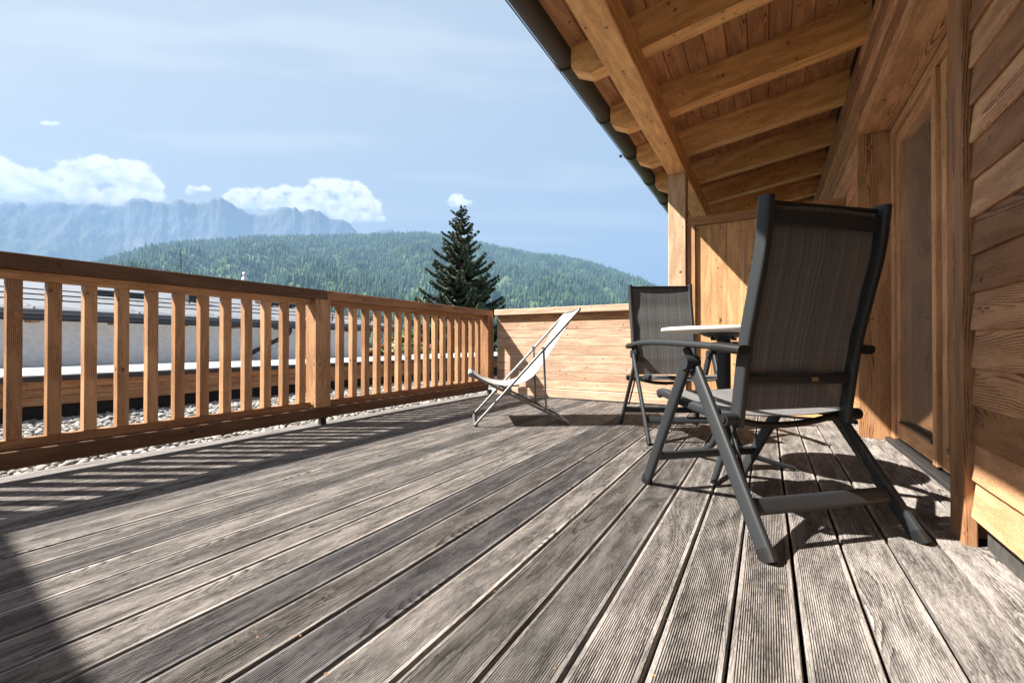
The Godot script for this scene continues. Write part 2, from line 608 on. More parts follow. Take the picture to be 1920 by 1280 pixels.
func materials() -> void:
	var larch := wood(11, Color(0.50, 0.272, 0.132), Color(0.17, 0.062, 0.024), 0.95, 5, 0.30, Color(0.08, 0.028, 0.012), 0.0062, false, 0.34)
	var beam := wood(23, Color(0.76, 0.445, 0.19), Color(0.34, 0.145, 0.050), 0.95, 14, 0.26, Color(0.075, 0.026, 0.012), 0.004, true, 0.26)
	var grey := wood(37, Color(0.212, 0.202, 0.197), Color(0.038, 0.034, 0.033), 0.75, 5, 0.95, Color(0.27, 0.26, 0.25), 0.0042, false, 1.15)
	M.larch = []
	for k in [[0.92, 0.92, 0.92], [0.82, 0.79, 0.76], [1.0, 0.97, 0.93], [0.74, 0.69, 0.65]]:
		M.larch.append(mat(Color(k[0], k[1], k[2]), 0.62, 0.0, larch, 0.03))
	M.siding = []   # weathered larch of the house wall
	for k in [[1.2, 1.28, 1.42], [1.02, 1.07, 1.14], [1.32, 1.4, 1.55], [0.68, 0.66, 0.66]]:
		M.siding.append(mat(Color(k[0], k[1], k[2]), 0.66, 0.0, larch, 0.05))
	M.rail = []
	for k in [[1.0, 1.06, 1.12], [0.84, 0.85, 0.86], [1.16, 1.24, 1.32]]:
		M.rail.append(mat(Color(k[0], k[1], k[2]), 0.6, 0.0, larch, 0.03))
	M.cap = mat(Color(0.26, 0.25, 0.26), 0.62, 0.0, larch, 0.03)
	M.beam = []
	for k in [[1.0, 1.0, 1.0], [0.94, 0.90, 0.86], [1.04, 1.02, 0.98]]:
		M.beam.append(mat(Color(k[0], k[1], k[2]), 0.6, 0.0, beam, 0.02))
	M.sheath = []
	for k in [[1.02, 0.96, 0.88], [0.90, 0.83, 0.75], [1.12, 1.05, 0.95]]:
		M.sheath.append(mat(Color(k[0], k[1], k[2]), 0.62, 0.0, larch, 0.02))
	M.screen = []
	for k in [[0.80, 0.85, 1.0], [0.74, 0.77, 0.87], [0.84, 0.88, 1.04]]:
		M.screen.append(mat(Color(k[0], k[1], k[2]), 0.62, 0.0, beam, 0.02))
	M.pale = []   # sun-bleached spruce boards of the low wall
	for k in [[0.70, 0.89, 1.52], [0.65, 0.79, 1.3], [0.76, 0.95, 1.65]]:
		M.pale.append(mat(Color(k[0], k[1], k[2]), 0.66, 0.0, beam, 0.03))
	M.deck = []
	for k in [[0.92, 0.90, 0.88], [0.58, 0.57, 0.57], [1.06, 1.03, 1.0], [0.76, 0.74, 0.73], [0.46, 0.46, 0.49], [1.0, 0.95, 0.91], [0.66, 0.63, 0.61], [1.12, 1.08, 1.05]]:
		M.deck.append(mat(Color(k[0], k[1], k[2]), 0.78, 0.0, grey, 0.04))
	M.black = mat(Color(0.012, 0.012, 0.013), 0.7)
	M.membrane = mat(Color(0.02, 0.02, 0.021), 0.9)
	M.gutter = mat(Color(0.040, 0.032, 0.028), 0.5)
	M.anthracite = mat(Color(0.021, 0.024, 0.0275), 0.5)
	M.plastic = mat(Color(0.011, 0.0115, 0.012), 0.5)
	M.tube = mat(Color(0.17, 0.175, 0.18), 0.38, 0.55)
	M.steel = mat(Color(0.5, 0.5, 0.5), 0.3, 1.0)
	M.tabletop = mat(Color(0.66, 0.62, 0.56), 0.4)
	M.canvas = mat(Color(1, 1, 1), 0.9, 0.0, weave(3, Color(0.25, 0.25, 0.25), Color(0.36, 0.36, 0.36), false))
	M.canvas.backlight_enabled = true
	M.canvas.backlight = Color(0.35, 0.34, 0.33)
	M.canvas.uv1_scale = Vector3(2.2, 5, 1)
	M.mesh_cloth = mat(Color(1, 1, 1), 0.75, 0.0, weave(9, Color(0.016, 0.016, 0.018), Color(0.27, 0.27, 0.28), true))
	M.mesh_cloth.rim_enabled = true
	M.mesh_cloth.rim = 0.6
	M.mesh_cloth.transparency = BaseMaterial3D.TRANSPARENCY_ALPHA_SCISSOR
	M.mesh_cloth.alpha_scissor_threshold = 0.5
	M.mesh_cloth.uv1_scale = Vector3(1.9, 2.8, 1)
	M.render_wall = mat(Color(0.92, 0.91, 0.89), 0.9, 0.0, speckle(2, 0.02, 0.92, 1.0))
	M.render_wall.uv1_triplanar = true
	M.roof_metal = mat(Color(0.19, 0.205, 0.23), 0.42, 0.2)
	M.dark_metal = mat(Color(0.04, 0.043, 0.048), 0.4, 0.4)
	M.membrane_white = mat(Color(0.42, 0.43, 0.45), 0.8)
	M.concrete = mat(Color(0.09, 0.088, 0.085), 0.9, 0.0, speckle(6, 0.03, 0.7, 1.0))
	M.concrete.uv1_triplanar = true
	M.pane = mat(Color(0.55, 0.6, 0.6), 0.02)
	M.pane.transparency = BaseMaterial3D.TRANSPARENCY_ALPHA
	M.pane.albedo_color.a = 0.06
	M.pane.metallic_specular = 0.75
	M.red_roof = mat(Color(0.32, 0.12, 0.09), 0.85)
	M.vcol = StandardMaterial3D.new()
	M.vcol.vertex_color_use_as_albedo = true
	M.vcol.roughness = 0.9
	M.needles = StandardMaterial3D.new()
	M.needles.vertex_color_use_as_albedo = true
	M.needles.roughness = 0.65
	M.needles.backlight_enabled = true
	M.needles.backlight = Color(0.25, 0.28, 0.18)

func pick(a: Array) -> Material:
	return a[rng.randi() % a.size()]

# ---------------------------------------------------------------- land
func at_angle(phi: float, r: float) -> Vector2:
	return Vector2(sin(phi), -cos(phi)) * r

# a table of (azimuth, tangent of the elevation) from points along a skyline
func skyline(pts: Array) -> Array:
	var out := []
	for p in pts:
		var d := look(p[0], p[1])
		out.append(Vector2(atan2(d.x, -d.z), d.y / Vector2(d.x, d.z).length()))
	return out

func along(tab: Array, phi: float) -> float:
	if phi <= tab[0].x:
		return tab[0].y
	for i in tab.size() - 1:
		if phi <= tab[i + 1].x:
			return lerpf(tab[i].y, tab[i + 1].y, (phi - tab[i].x) / (tab[i + 1].x - tab[i].x))
	return tab[tab.size() - 1].y

var hill_tab: Array
var hill_noise: FastNoiseLite
const R0 := 560.0
const R1 := 1900.0
const GROUND := -7.0

func hill_height(phi: float, r: float) -> float:
	var top := EYE + R1 * along(hill_tab, phi) - 13.0
	var s := clampf((r - R0) / (R1 - R0), 0.0, 1.0)
	var prof := s * (0.72 + 0.28 * s)
	if r > R1:
		prof = 1.0 - pow((r - R1) / 900.0, 1.5)
	var p := at_angle(phi, r)
	var bump := hill_noise.get_noise_2d(p.x, p.y) * 75.0 * smoothstep(0.0, 0.25, s) * (1.0 - smoothstep(0.72, 1.0, s))
	return GROUND + (top - GROUND) * maxf(prof, -0.1) + bump

func polar_mesh(phi0: float, phi1: float, np: int, radii: Array, height: Callable, color: Callable) -> ArrayMesh:
	var nr := radii.size()
	var v := PackedVector3Array()
	var c := PackedColorArray()
	for i in np + 1:
		var phi := lerpf(phi0, phi1, float(i) / np)
		for j in nr:
			var p := at_angle(phi, radii[j])
			v.append(Vector3(p.x, height.call(phi, radii[j]), p.y))
	var nn := PackedVector3Array()
	nn.resize(v.size())
	for i in np + 1:
		for j in nr:
			var a := v[mini(i + 1, np) * nr + j] - v[maxi(i - 1, 0) * nr + j]
			var b := v[i * nr + mini(j + 1, nr - 1)] - v[i * nr + maxi(j - 1, 0)]
			var q := a.cross(b).normalized()
			nn[i * nr + j] = q if q.y > 0.0 else -q
			c.append(color.call(v[i * nr + j], nn[i * nr + j]))
	var idx := PackedInt32Array()
	for i in np:
		for j in nr - 1:
			var a := i * nr + j
			for tr in [[a, a + 1, a + nr + 1], [a, a + nr + 1, a + nr]]:
				if (v[tr[1]] - v[tr[0]]).cross(v[tr[2]] - v[tr[0]]).y > 0.0:
					idx.append_array(PackedInt32Array([tr[0], tr[2], tr[1]]))
				else:
					idx.append_array(PackedInt32Array([tr[0], tr[1], tr[2]]))
	var a := []
	a.resize(Mesh.ARRAY_MAX)
	a[Mesh.ARRAY_VERTEX] = v
	a[Mesh.ARRAY_NORMAL] = nn
	a[Mesh.ARRAY_COLOR] = c
	a[Mesh.ARRAY_INDEX] = idx
	var m := ArrayMesh.new()
	m.add_surface_from_arrays(Mesh.PRIMITIVE_TRIANGLES, a)
	return m

func land() -> void:
	# valley floor
	var mb := MB.new()
	mb.quad(Vector3(-9000, GROUND, -9000), Vector3(9000, GROUND, -9000), Vector3(9000, GROUND, 9000), Vector3(-9000, GROUND, 9000), Vector3.UP)
	var meadow := mat(Color(0.10, 0.14, 0.05), 0.95)
	solid("ground", mb, meadow)
	# wooded hill
	hill_noise = FastNoiseLite.new()
	hill_noise.seed = 8
	hill_noise.frequency = 0.0042
	hill_noise.fractal_octaves = 3
	hill_tab = skyline([[-250, 600], [0, 560], [110, 512], [185, 487], [250, 466], [300, 456], [350, 450], [400, 448], [450, 443], [500, 440], [600, 439], [680, 437], [760, 434], [800, 434], [850, 440], [900, 452], [950, 463], [1000, 473], [1050, 478], [1100, 487], [1150, 503], [1200, 524], [1225, 533], [1300, 562], [1450, 610], [1700, 640]])
	var phi0: float = hill_tab[0].x
	var phi1: float = hill_tab[hill_tab.size() - 1].x
	var radii := []
	for i in 46:
		radii.append(R0 * 0.8 + i * (R1 + 500.0 - R0 * 0.8) / 45.0)
	var hill := part(self, "hill", polar_mesh(phi0, phi1, 150, radii, hill_height, func(_p, _n): return Color(0.085, 0.14, 0.045)), M.vcol)
	hill.set_meta("kind", "structure")
	forest(phi0, phi1)
	# limestone mountains
	var tab := skyline([[-900, 430], [-600, 400], [-400, 385], [-250, 372], [-120, 380], [0, 378.6], [36, 378], [51, 380.5], [102, 375.7], [146, 381.5], [164, 378.6], [204, 384.5], [231, 385], [240.6, 374], [255, 371.7], [270, 373], [281, 378.6], [302.6, 375.7], [312, 380.5], [335, 372.5], [364.6, 381.6], [390, 378], [397, 371], [410, 369], [423, 373], [441, 387.8], [470, 401.6], [503, 399.8], [525, 390], [538, 387.8], [547, 388.9], [552, 387.4], [561.5, 396], [569, 395], [583, 391], [598, 394], [616, 408.5], [638, 411.5], [656, 420.6], [671, 437], [720, 470], [800, 560], [900, 640]])
	mountain("mountain", tab, 3000.0, 4600.0, 17)
	var tab2 := skyline([[560, 560], [640, 470], [680, 441], [700, 433], [720, 430], [734, 428], [741, 436], [752, 446], [800, 480], [900, 600]])
	mountain("mountain", tab2, 5600.0, 6800.0, 29)

	# blue summer haze lying in the valley, from the edge of the village to beyond the peaks
	var hz := FogVolume.new()
	hz.name = "valley_haze"
	hz.shape = RenderingServer.FOG_VOLUME_SHAPE_BOX
	hz.size = Vector3(13000, 1000, 8400)
	hz.position = Vector3(-3500, 480, -160 - 4200)
	var fm := FogMaterial.new()
	fm.density = 0.00035
	fm.albedo = Color(0.585, 0.745, 0.92)
	hz.material = fm
	add_child(hz)
	hz.set_meta("kind", "stuff")
	hz.set_meta("label", "blue haze in the valley before the mountains")
	hz.set_meta("category", "haze")

func mountain(called: String, tab: Array, r0: float, r1: float, seed_: int) -> void:
	var fn := FastNoiseLite.new()
	fn.seed = seed_
	fn.frequency = 0.0016
	fn.fractal_type = FastNoiseLite.FRACTAL_RIDGED
	fn.fractal_octaves = 5
	var fc := FastNoiseLite.new()
	fc.seed = seed_ + 1
	fc.frequency = 0.004
	fc.fractal_octaves = 4
	var radii := []
	for i in 90:
		radii.append(r0 + (r1 - r0) * i / 74.0)
	var height := func(phi: float, r: float) -> float:
		var top := EYE + r1 * along(tab, phi)
		var s := clampf((r - r0) / (r1 - r0), 0.0, 1.0)
		var prof := 0.55 * s + 0.45 * s * s * s
		if r > r1:
			prof = 1.0 - (r - r1) / (r1 - r0) * 2.0
		var p := at_angle(phi, r)
		var rough := fn.get_noise_2d(p.x, p.y) * 0.5 - 0.1
		var crag := fc.get_noise_2d(p.x * 2.6, p.y * 2.6) * 20.0 * smoothstep(0.35, 0.8, s)
		return GROUND + (top - GROUND) * (prof + rough * 0.13 * sin(PI * clampf(s, 0.0, 0.96))) + crag
	var color := func(p: Vector3, nn: Vector3) -> Color:
		var k := fc.get_noise_3d(p.x, p.y, p.z)
		var hgt := p.y / (r1 * 0.3)
		var rock := Color(0.085, 0.078, 0.074)
		var green := Color(0.045, 0.07, 0.03)
		var scree := Color(0.20, 0.185, 0.17)
		var cc := green.lerp(rock, smoothstep(0.42, 0.66, hgt + k * 0.35 + (0.75 - nn.y) * 0.3))
		return cc.lerp(scree, smoothstep(0.26, 0.42, k) * smoothstep(0.3, 0.5, hgt) * 0.8)
	var o := part(self, numbered(called), polar_mesh(tab[0].x, tab[tab.size() - 1].x, 760 if seed_ == 17 else 120, radii, height, color), M.vcol)
	o.set_meta("kind", "structure")

func conifer(seed_: int, wide: float) -> ArrayMesh:
	var r := RandomNumberGenerator.new()
	r.seed = seed_
	var mb := MB.new()
	var tiers := 5
	for k in tiers:
		var y0 := 0.04 + 0.86 * k / tiers
		var y1 := minf(1.0, y0 + 0.36)
		var rad := wide * (1.0 - 0.84 * k / tiers)
		var sides := 9
		var apex := Vector3(0, y1, 0)
		var base := []
		for j in sides:
			var a := TAU * (j + r.randf_range(-0.25, 0.25)) / sides + k
			var q := rad * (r.randf_range(0.85, 1.12) if j % 2 == 0 else r.randf_range(0.45, 0.7))
			base.append(Vector3(cos(a) * q, y0 + r.randf_range(-0.03, 0.03), sin(a) * q))
		for j in sides:
			var p: Vector3 = base[j]
			var q: Vector3 = base[(j + 1) % sides]
			var nn := Vector3((p.x + q.x), 0.30 * wide, (p.z + q.z)).normalized()
			mb.tri(apex, p, q, nn, nn, nn)
	return mb.mesh()

func forest(phi0: float, phi1: float) -> void:
	var r := RandomNumberGenerator.new()
	r.seed = 77
	var fn := FastNoiseLite.new()
	fn.seed = 12
	fn.frequency = 0.009
	var node := Node3D.new()
	node.name = "forest"
	add_child(node)
	node.set_meta("kind", "stuff")
	node.set_meta("label", "dense spruce and larch forest covering the hill")
	node.set_meta("category", "forest")
	var clear := FastNoiseLite.new()
	clear.seed = 44
	clear.frequency = 0.006
	var lists := [[], [], []]
	for i in 64000:
		var phi := r.randf_range(phi0, phi1)
		var rad := sqrt(r.randf_range(R0 * R0, (R1 + 60.0) * (R1 + 60.0)))
		if along(hill_tab, phi) < 0.012:
			continue
		var p := at_angle(phi, rad)
		var k := fn.get_noise_2d(p.x, p.y)
		var larch := k > r.randf_range(0.02, 0.4)
		if clear.get_noise_2d(p.x, p.y) > 0.50 and rad < R1 - 150.0:
			continue
		lists[2 if larch else (i % 2)].append([Vector3(p.x, hill_height(phi, rad) - 1.0, p.y), r.randf_range(9.0, 24.0) * (0.85 if larch else 1.0), k])
	for q in 3:
		var mm := MultiMesh.new()
		mm.transform_format = MultiMesh.TRANSFORM_3D
		mm.use_colors = true
		mm.mesh = conifer(q + 1, [0.19, 0.23, 0.25][q])
		mm.instance_count = lists[q].size()
		for i in lists[q].size():
			var e: Array = lists[q][i]
			var b := Basis(Vector3.UP, r.randf() * TAU).scaled(Vector3.ONE * e[1])
			mm.set_instance_transform(i, Transform3D(b, e[0]))
			var f := r.randf_range(0.7, 1.3)
			mm.set_instance_color(i, Color(0.034 * f, 0.085 * f, 0.036 * f) if q < 2 else Color(0.085 * f, 0.16 * f, 0.045 * f))
		var mi := MultiMeshInstance3D.new()
		mi.name = "trees"
		mi.multimesh = mm
		mi.material_override = M.vcol
		node.add_child(mi, true)
		mi.set_meta("kind", "stuff")

# ---------------------------------------------------------------- neighbouring buildings
func neighbours() -> void:
	# timber parapet at the far edge of the gravel
	var w := thing("edge_wall", "low timber parapet with dark metal coping along the far edge of the gravel", "parapet", Vector3(-5.9, 0, 0))
	plank(w, "upstand", Vector3(0.08, 0.2, 14.0), Vector3(-0.06, 0.0, -4.0), M.black, 2, 0.0)
	for k in 3:
		plank(w, "plank", Vector3(0.03, 0.077, 14.0), Vector3(0.0, 0.122 + 0.079 * k, -4.0), M.larch[k % 3], 2, 0.004)
	plank(w, "coping", Vector3(0.24, 0.05, 14.0), Vector3(-0.06, 0.338, -4.0), M.dark_metal, 2, 0.004)
	var mb := MB.new()
	cbox(mb, Vector3(3.4, 0.2, 26.0), 0.0, 2, 0, 0, Vector3(-7.75, 0.245, -4.0))
	solid("flat_roof", mb, M.membrane_white)

	# neighbour's house: white wall, shallow sheet-metal roof
	var n := thing("neighbour_house", "white rendered house with shallow grey metal roof across the flat roof", "house", Vector3(-9.5, 0, 0))
	plank(n, "wall", Vector3(11.0, 8.4, 15.6), Vector3(-5.55, GROUND + 4.2 - 0.35, 0.6 - 1.4), M.render_wall, 2, 0.0)
	var slope := deg_to_rad(10.0)
	var z0 := -9.25
	var z1 := 8.0
	var len := 5.75 / cos(slope)
	for s in [0, 1]:
		var rf := MB.new()
		cbox(rf, Vector3(len, 0.09, z1 - z0), 0.0, 2)
		var at := Vector3(0.32 - 2.875 - s * 5.75, 1.13 + 2.875 * tan(slope), (z0 + z1) / 2)
		var o := part(n, "roof", rf, M.roof_metal, at, Vector3(0, 0, -slope if s == 0 else slope))
		if s == 0:
			var z := z0 + 0.35
			while z < z1:
				plank(o, "seam", Vector3(len - 0.02, 0.035, 0.02), Vector3(0, 0.06, z - (z0 + z1) / 2), M.roof_metal, 0, 0.0)
				z += 0.62
			for e in [[2.55, 0.14], [2.55, 0.22], [1.0, 0.16]]:
				var gd := MB.new()
				sweep(gd, [Vector3(e[0], e[1], -(z1 - z0) / 2 + 0.1), Vector3(e[0], e[1], (z1 - z0) / 2)], 0.011, 0.011, 8)
				part(o, "snow_guard", gd, M.dark_metal)
			var zb := -(z1 - z0) / 2 + 0.6
			while zb < (z1 - z0) / 2:
				plank(o, "bracket", Vector3(0.03, 0.2, 0.02), Vector3(2.55, 0.13, zb), M.dark_metal, 1, 0.0)
				zb += 1.24
	plank(n, "ridge_cap", Vector3(0.3, 0.08, z1 - z0), Vector3(0.32 - 5.75, 1.13 + 5.75 * tan(slope) + 0.05, (z0 + z1) / 2), M.dark_metal, 2, 0.0)
	# roof lights and a dark chimney on the slope
	for e in [[-2.7, -4.1, 1.1], [-3.3, -8.1, 1.2]]:
		var rl := plank(n, "roof_light", Vector3(0.6, 0.10, e[2]), Vector3(e[0], 1.13 + (0.32 - e[0]) * tan(slope) + 0.1, e[1]), M.dark_metal, 2, 0.01)
		rl.rotation.z = -slope
		var pn := plank(rl, "pane", Vector3(0.44, 0.02, e[2] - 0.16), Vector3(0, 0.055, 0), M.roof_metal, 2, 0.0)
		pn.visible = true
	plank(n, "chimney", Vector3(0.5, 0.5, 0.36), Vector3(-2.4, 1.66, -5.33), M.dark_metal, 1, 0.01)
	# eaves gutter, rafter ends, down pipe
	var g := MB.new()
	sweep(g, [Vector3(0.38, 1.06, z0), Vector3(0.38, 1.06, z1)], 0.065, 0.06, 12)
	part(n, "gutter", g, M.dark_metal)
	var z := z0 + 0.5
	while z < z1:
		plank(n, "rafter_end", Vector3(0.3, 0.07, 0.1), Vector3(0.16, 1.015, z), M.sheath[0], 0, 0.004)
		z += 0.95
	var pipe := MB.new()
	sweep(pipe, curve([Vector3(0.36, 1.0, -6.0), Vector3(0.34, 0.86, -5.95), Vector3(0.07, 0.45, -5.3), Vector3(0.07, 0.2, -5.15), Vector3(0.07, -0.1, -5.1)], 5), 0.045, 0.045, 10)
	part(n, "down_pipe", pipe, M.dark_metal)
	# aerial and flue on the roof
	var ridge := 1.13 + 5.75 * tan(slope)
	var mast := MB.new()
	var mx := -5.4
	sweep(mast, [Vector3(mx, ridge - 0.1, -6.37), Vector3(mx, 3.36, -6.37)], 0.011, 0.011, 8)
	for e in [[3.27, 0.42], [2.95, 0.62], [2.75, 0.5], [3.12, 0.2]]:
		sweep(mast, [Vector3(mx - e[1] * 0.6, e[0], -6.37 - e[1]), Vector3(mx + e[1] * 0.6, e[0], -6.37 + e[1])], 0.005, 0.005, 6)
	part(n, "aerial", mast, M.dark_metal)
	var fl := MB.new()
	var fx := -5.3
	lathe(fl, [Vector2(0, 3.0), Vector2(0.06, 3.0), Vector2(0.085, 2.96), Vector2(0.06, 2.93), Vector2(0.07, 2.84), Vector2(0.11, 2.78), Vector2(0.11, 2.72), Vector2(0.07, 2.68), Vector2(0.07, 1.9)], 16, Vector3(fx, 0, -8.15))
	part(n, "flue", fl, M.steel)

	# houses further down the valley side
	var spots := [["far_house", "distant house with pinkish red roof seen between the balusters by the spruce", Vector3(-27, GROUND, -30), 8.6, 7.0, 9.0], ["far_house", "small white house with brown roof beyond the white house's end", Vector3(-16.2, GROUND, -18.8), 6.6, 3.2, 4.0]]
	for e in spots:
		var fh := thing(e[0], e[1], "house", e[2], 0.5)
		var hh: float = e[3] - 2.0
		plank(fh, "wall", Vector3(e[4], hh, e[5]), Vector3(0, hh / 2, 0), M.render_wall, 1, 0.0)
		for s in [-1.0, 1.0]:
			var rf := MB.new()
			cbox(rf, Vector3(e[4] * 0.66, 0.16, e[5] + 0.9), 0.02, 2)
			part(fh, "roof", rf, M.red_roof if e[4] > 5 else M.sheath[1], Vector3(s * e[4] * 0.275, hh + 0.62 * e[4] * 0.19, 0), Vector3(0, 0, -s * 0.42))
		for k in 2:
			plank(fh, "window", Vector3(0.05, 1.2, 0.9), Vector3(e[4] / 2 + 0.03, hh - 1.4, (k - 0.5) * e[5] * 0.45), M.dark_metal, 1, 0.0)
	for e in [[Vector3(-15.2, -0.4, -16.3), 1.5, "young leafy shrub below the white house's corner"], [Vector3(-21.0, -2.4, -25.5), 2.6, "broad leafy tree top standing between the houses and the spruce"]]:
		var bush := thing("leafy_shrub", e[2], "shrub", Vector3(e[0].x, GROUND, e[0].z))
		var tr := MB.new()
		sweep(tr, [Vector3.ZERO, Vector3(0.05, e[0].y - GROUND, 0)], 0.09, 0.09, 8)
		part(bush, "trunk", tr, M.sheath[1])
		var lf := MB.new()
		lf.use_c = true
		for i in 900:
			var d: Vector3 = Vector3(rng.randfn(), rng.randfn(), rng.randfn()).normalized() * e[1] * pow(rng.randf(), 0.4)
			var c: Vector3 = Vector3(0, e[0].y - GROUND, 0) + d * Vector3(1, 1.1, 1)
			var f := rng.randf_range(0.6, 1.4)
			lf.tint = Color(0.06 * f, 0.11 * f, 0.03 * f)
			var a := Vector3(rng.randfn(), rng.randfn(), rng.randfn()).normalized() * 0.14
			var b := a.cross(Vector3(rng.randfn(), rng.randfn(), rng.randfn())).normalized() * 0.09
			lf.tri(c - a, c + b, c + a, d.normalized(), d.normalized(), d.normalized())
			lf.tri(c - a, c - b, c + a, d.normalized(), d.normalized(), d.normalized())
		part(bush, "crown", lf, M.needles)

# ---------------------------------------------------------------- terrace floor
const PITCH := 0.1405
const GAP0 := -0.0747

func deck_board(width: float, length: float, strip: int, v0: float) -> ArrayMesh:
	var mb := MB.new()
	var hw := width / 2
	var prof := [Vector2(-hw, -0.004), Vector2(-hw + 0.003, 0.0), Vector2(-hw + 0.011, 0.0)]
	var n := 22
	var p := (width - 0.022) / n
	for i in n:
		var x := -hw + 0.011 + i * p
		prof.append(Vector2(x + p * 0.14, -0.004))
		prof.append(Vector2(x + p * 0.42, -0.004))
		prof.append(Vector2(x + p * 0.56, 0.0))
		prof.append(Vector2(x + p, 0.0))
	prof.append(Vector2(hw - 0.003, 0.0))
	prof.append(Vector2(hw, -0.004))
	var ends := [-length / 2, length / 2]
	for i in prof.size() - 1:
		var a: Vector2 = prof[i]
		var b: Vector2 = prof[i + 1]
		if a.distance_to(b) < 1e-5:
			continue
		var d := (b - a).normalized()
		var nn := Vector3(-d.y, d.x, 0)
		var ua := (strip % STRIPS + 0.02 + 0.96 * (a.x + hw) / width * (width / STRIP_W)) / STRIPS
		var ub := (strip % STRIPS + 0.02 + 0.96 * (b.x + hw) / width * (width / STRIP_W)) / STRIPS
		mb.quad(Vector3(a.x, a.y, ends[0]), Vector3(b.x, b.y, ends[0]), Vector3(b.x, b.y, ends[1]), Vector3(a.x, a.y, ends[1]), nn, Vector2(ua, v0), Vector2(ub, v0), Vector2(ub, v0 + length / TEX_L), Vector2(ua, v0 + length / TEX_L))
	var u := (strip % STRIPS + 0.5) / STRIPS
	for s in [-1.0, 1.0]:
		mb.quad(Vector3(s * hw, -0.004, ends[0]), Vector3(s * hw, -0.004, ends[1]), Vector3(s * hw, -0.027, ends[1]), Vector3(s * hw, -0.027, ends[0]), Vector3(s, 0, 0), Vector2(u, v0), Vector2(u, v0 + length / TEX_L), Vector2(u + 0.02, v0 + length / TEX_L), Vector2(u + 0.02, v0))
		mb.quad(Vector3(-hw, -0.0021, s * length / 2), Vector3(hw, -0.0021, s * length / 2), Vector3(hw, -0.027, s * length / 2), Vector3(-hw, -0.027, s * length / 2), Vector3(0, 0, s), Vector2(u, v0), Vector2(u, v0), Vector2(u, v0), Vector2(u, v0))
	mb.quad(Vector3(-hw, -0.027, ends[0]), Vector3(hw, -0.027, ends[0]), Vector3(hw, -0.027, ends[1]), Vector3(-hw, -0.027, ends[1]), Vector3.DOWN)
	return mb.mesh()

func deck() -> void:
	var mb := MB.new()
	cbox(mb, Vector3(12.0, 0.3, 16.0), 0.0, 2, 0, 0, Vector3(0.12, -0.235, -3.6))
	solid("roof_slab", mb, M.membrane)
	var d := setting("terrace_deck")
	var tone := [5, 3, 0, 6, 2, 0, 3, 7, 2, 1, 7, 3, 7, 2, 4, 6, 1, 7, 6, 3, 7, 2, 5, 7, 2, 0, 7, 5]
	for i in 28:
		var k := i - 22
		var x0 := GAP0 + k * PITCH
		var gap := rng.randf_range(0.006, 0.0105) if k > -12 else 0.0055
		var width := PITCH - gap
		var x := x0 + PITCH / 2 + rng.randf_range(-0.001, 0.001)
		var zend := -4.93
		if x > 0.55:
			zend = -4.6
		var cut := rng.randf_range(-2.2, -4.2) if i in [3, 8, 12, 19] else rng.randf_range(0.3, 1.2)
		if i == 16:
			cut = -2.35
		var pieces := [[1.9, cut + 0.002], [cut - 0.002, zend]]
		for j in 2:
			var l: float = pieces[j][0] - pieces[j][1]
			var tn: int = tone[i] if j == 0 or cut < 0.0 and i != 16 else tone[i]
			if i == 16:
				tn = 4 if j == 0 else 6
			var o := part(d, "plank", deck_board(width, l, rng.randi(), rng.randf()), M.deck[tn % 8], Vector3(x, rng.randf_range(-0.0012, 0.0008), (pieces[j][0] + pieces[j][1]) / 2))
			o.rotation.z = rng.randf_range(-0.004, 0.004)
	# bearers under the boards and the edge strip beside the gravel
	for k in 14:
		plank(d, "bearer", Vector3(3.9, 0.045, 0.06), Vector3(-1.2, -0.052, 1.6 - k * 0.5), M.black, 0, 0.0)
	plank(d, "edge_strip", Vector3(0.15, 0.05, 6.7), Vector3(-3.255, -0.030, -1.6), M.deck[3], 2, 0.003)

# ---------------------------------------------------------------- railing
func railing() -> void:
	var r := thing("railing", "brown larch railing with square balusters between deck and gravel", "railing", Vector3(-3.24, 0, 0))
	var z_near := 1.4
	var z_far := -4.86
	var mid := (z_near + z_far) / 2
	var ln := z_near - z_far
	# handrail in three lengths
	var joints := [z_near, -0.55, -2.42, -4.99]
	for k in 3:
		plank(r, "handrail", Vector3(0.15, 0.078, joints[k] - joints[k + 1] - 0.0015), Vector3(-0.005, 1.067, (joints[k] + joints[k + 1]) / 2), M.cap if k < 2 else M.siding[3], 2, 0.004, [0, 3, 1][k])
	for b in [[z_near, -2.30], [-2.455, z_far]]:
		plank(r, "top_rail", Vector3(0.05, 0.048, b[0] - b[1]), Vector3(0, 1.004, (b[0] + b[1]) / 2), pick(M.rail), 2)
		plank(r, "bottom_rail", Vector3(0.05, 0.05, b[0] - b[1]), Vector3(0, 0.165, (b[0] + b[1]) / 2), M.siding[3], 2)
	plank(r, "base_beam", Vector3(0.07, 0.085, ln), Vector3(0.045, 0.0975, mid), M.cap, 2, 0.004)
	var base := MB.new()
	cbox(base, Vector3(0.054, 0.79, 0.054), 0.002, 1, 0, 0.1)
	var kinds := [base.mesh()]
	for s in [1, 2, 3, 4, 5]:
		var m2 := MB.new()
		cbox(m2, Vector3(0.054, 0.79, 0.054), 0.002, 1, s, 0.17 * s)
		kinds.append(m2.mesh())
	for k in 16:
		part(r, "baluster", kinds[rng.randi() % 6], pick(M.rail), Vector3(0, 0.585, -0.6625 - 0.1418 * (k - 4)))
	for k in 16:
		part(r, "baluster", kinds[rng.randi() % 6], pick(M.rail), Vector3(0, 0.585, -2.597 - 0.1418 * k))
	for z in [0.35, -2.378, -4.93]:
		plank(r, "post", Vector3(0.135, 0.885, 0.14), Vector3(0.01, 0.585, z), M.rail[0] if z > -4 else M.larch[1], 1, 0.005)
		var ft := MB.new()
		cbox(ft, Vector3(0.04, 0.14, 0.05), 0.002, 1)
		part(r, "foot", ft, M.dark_metal, Vector3(0.035, -0.015, z - 0.02))

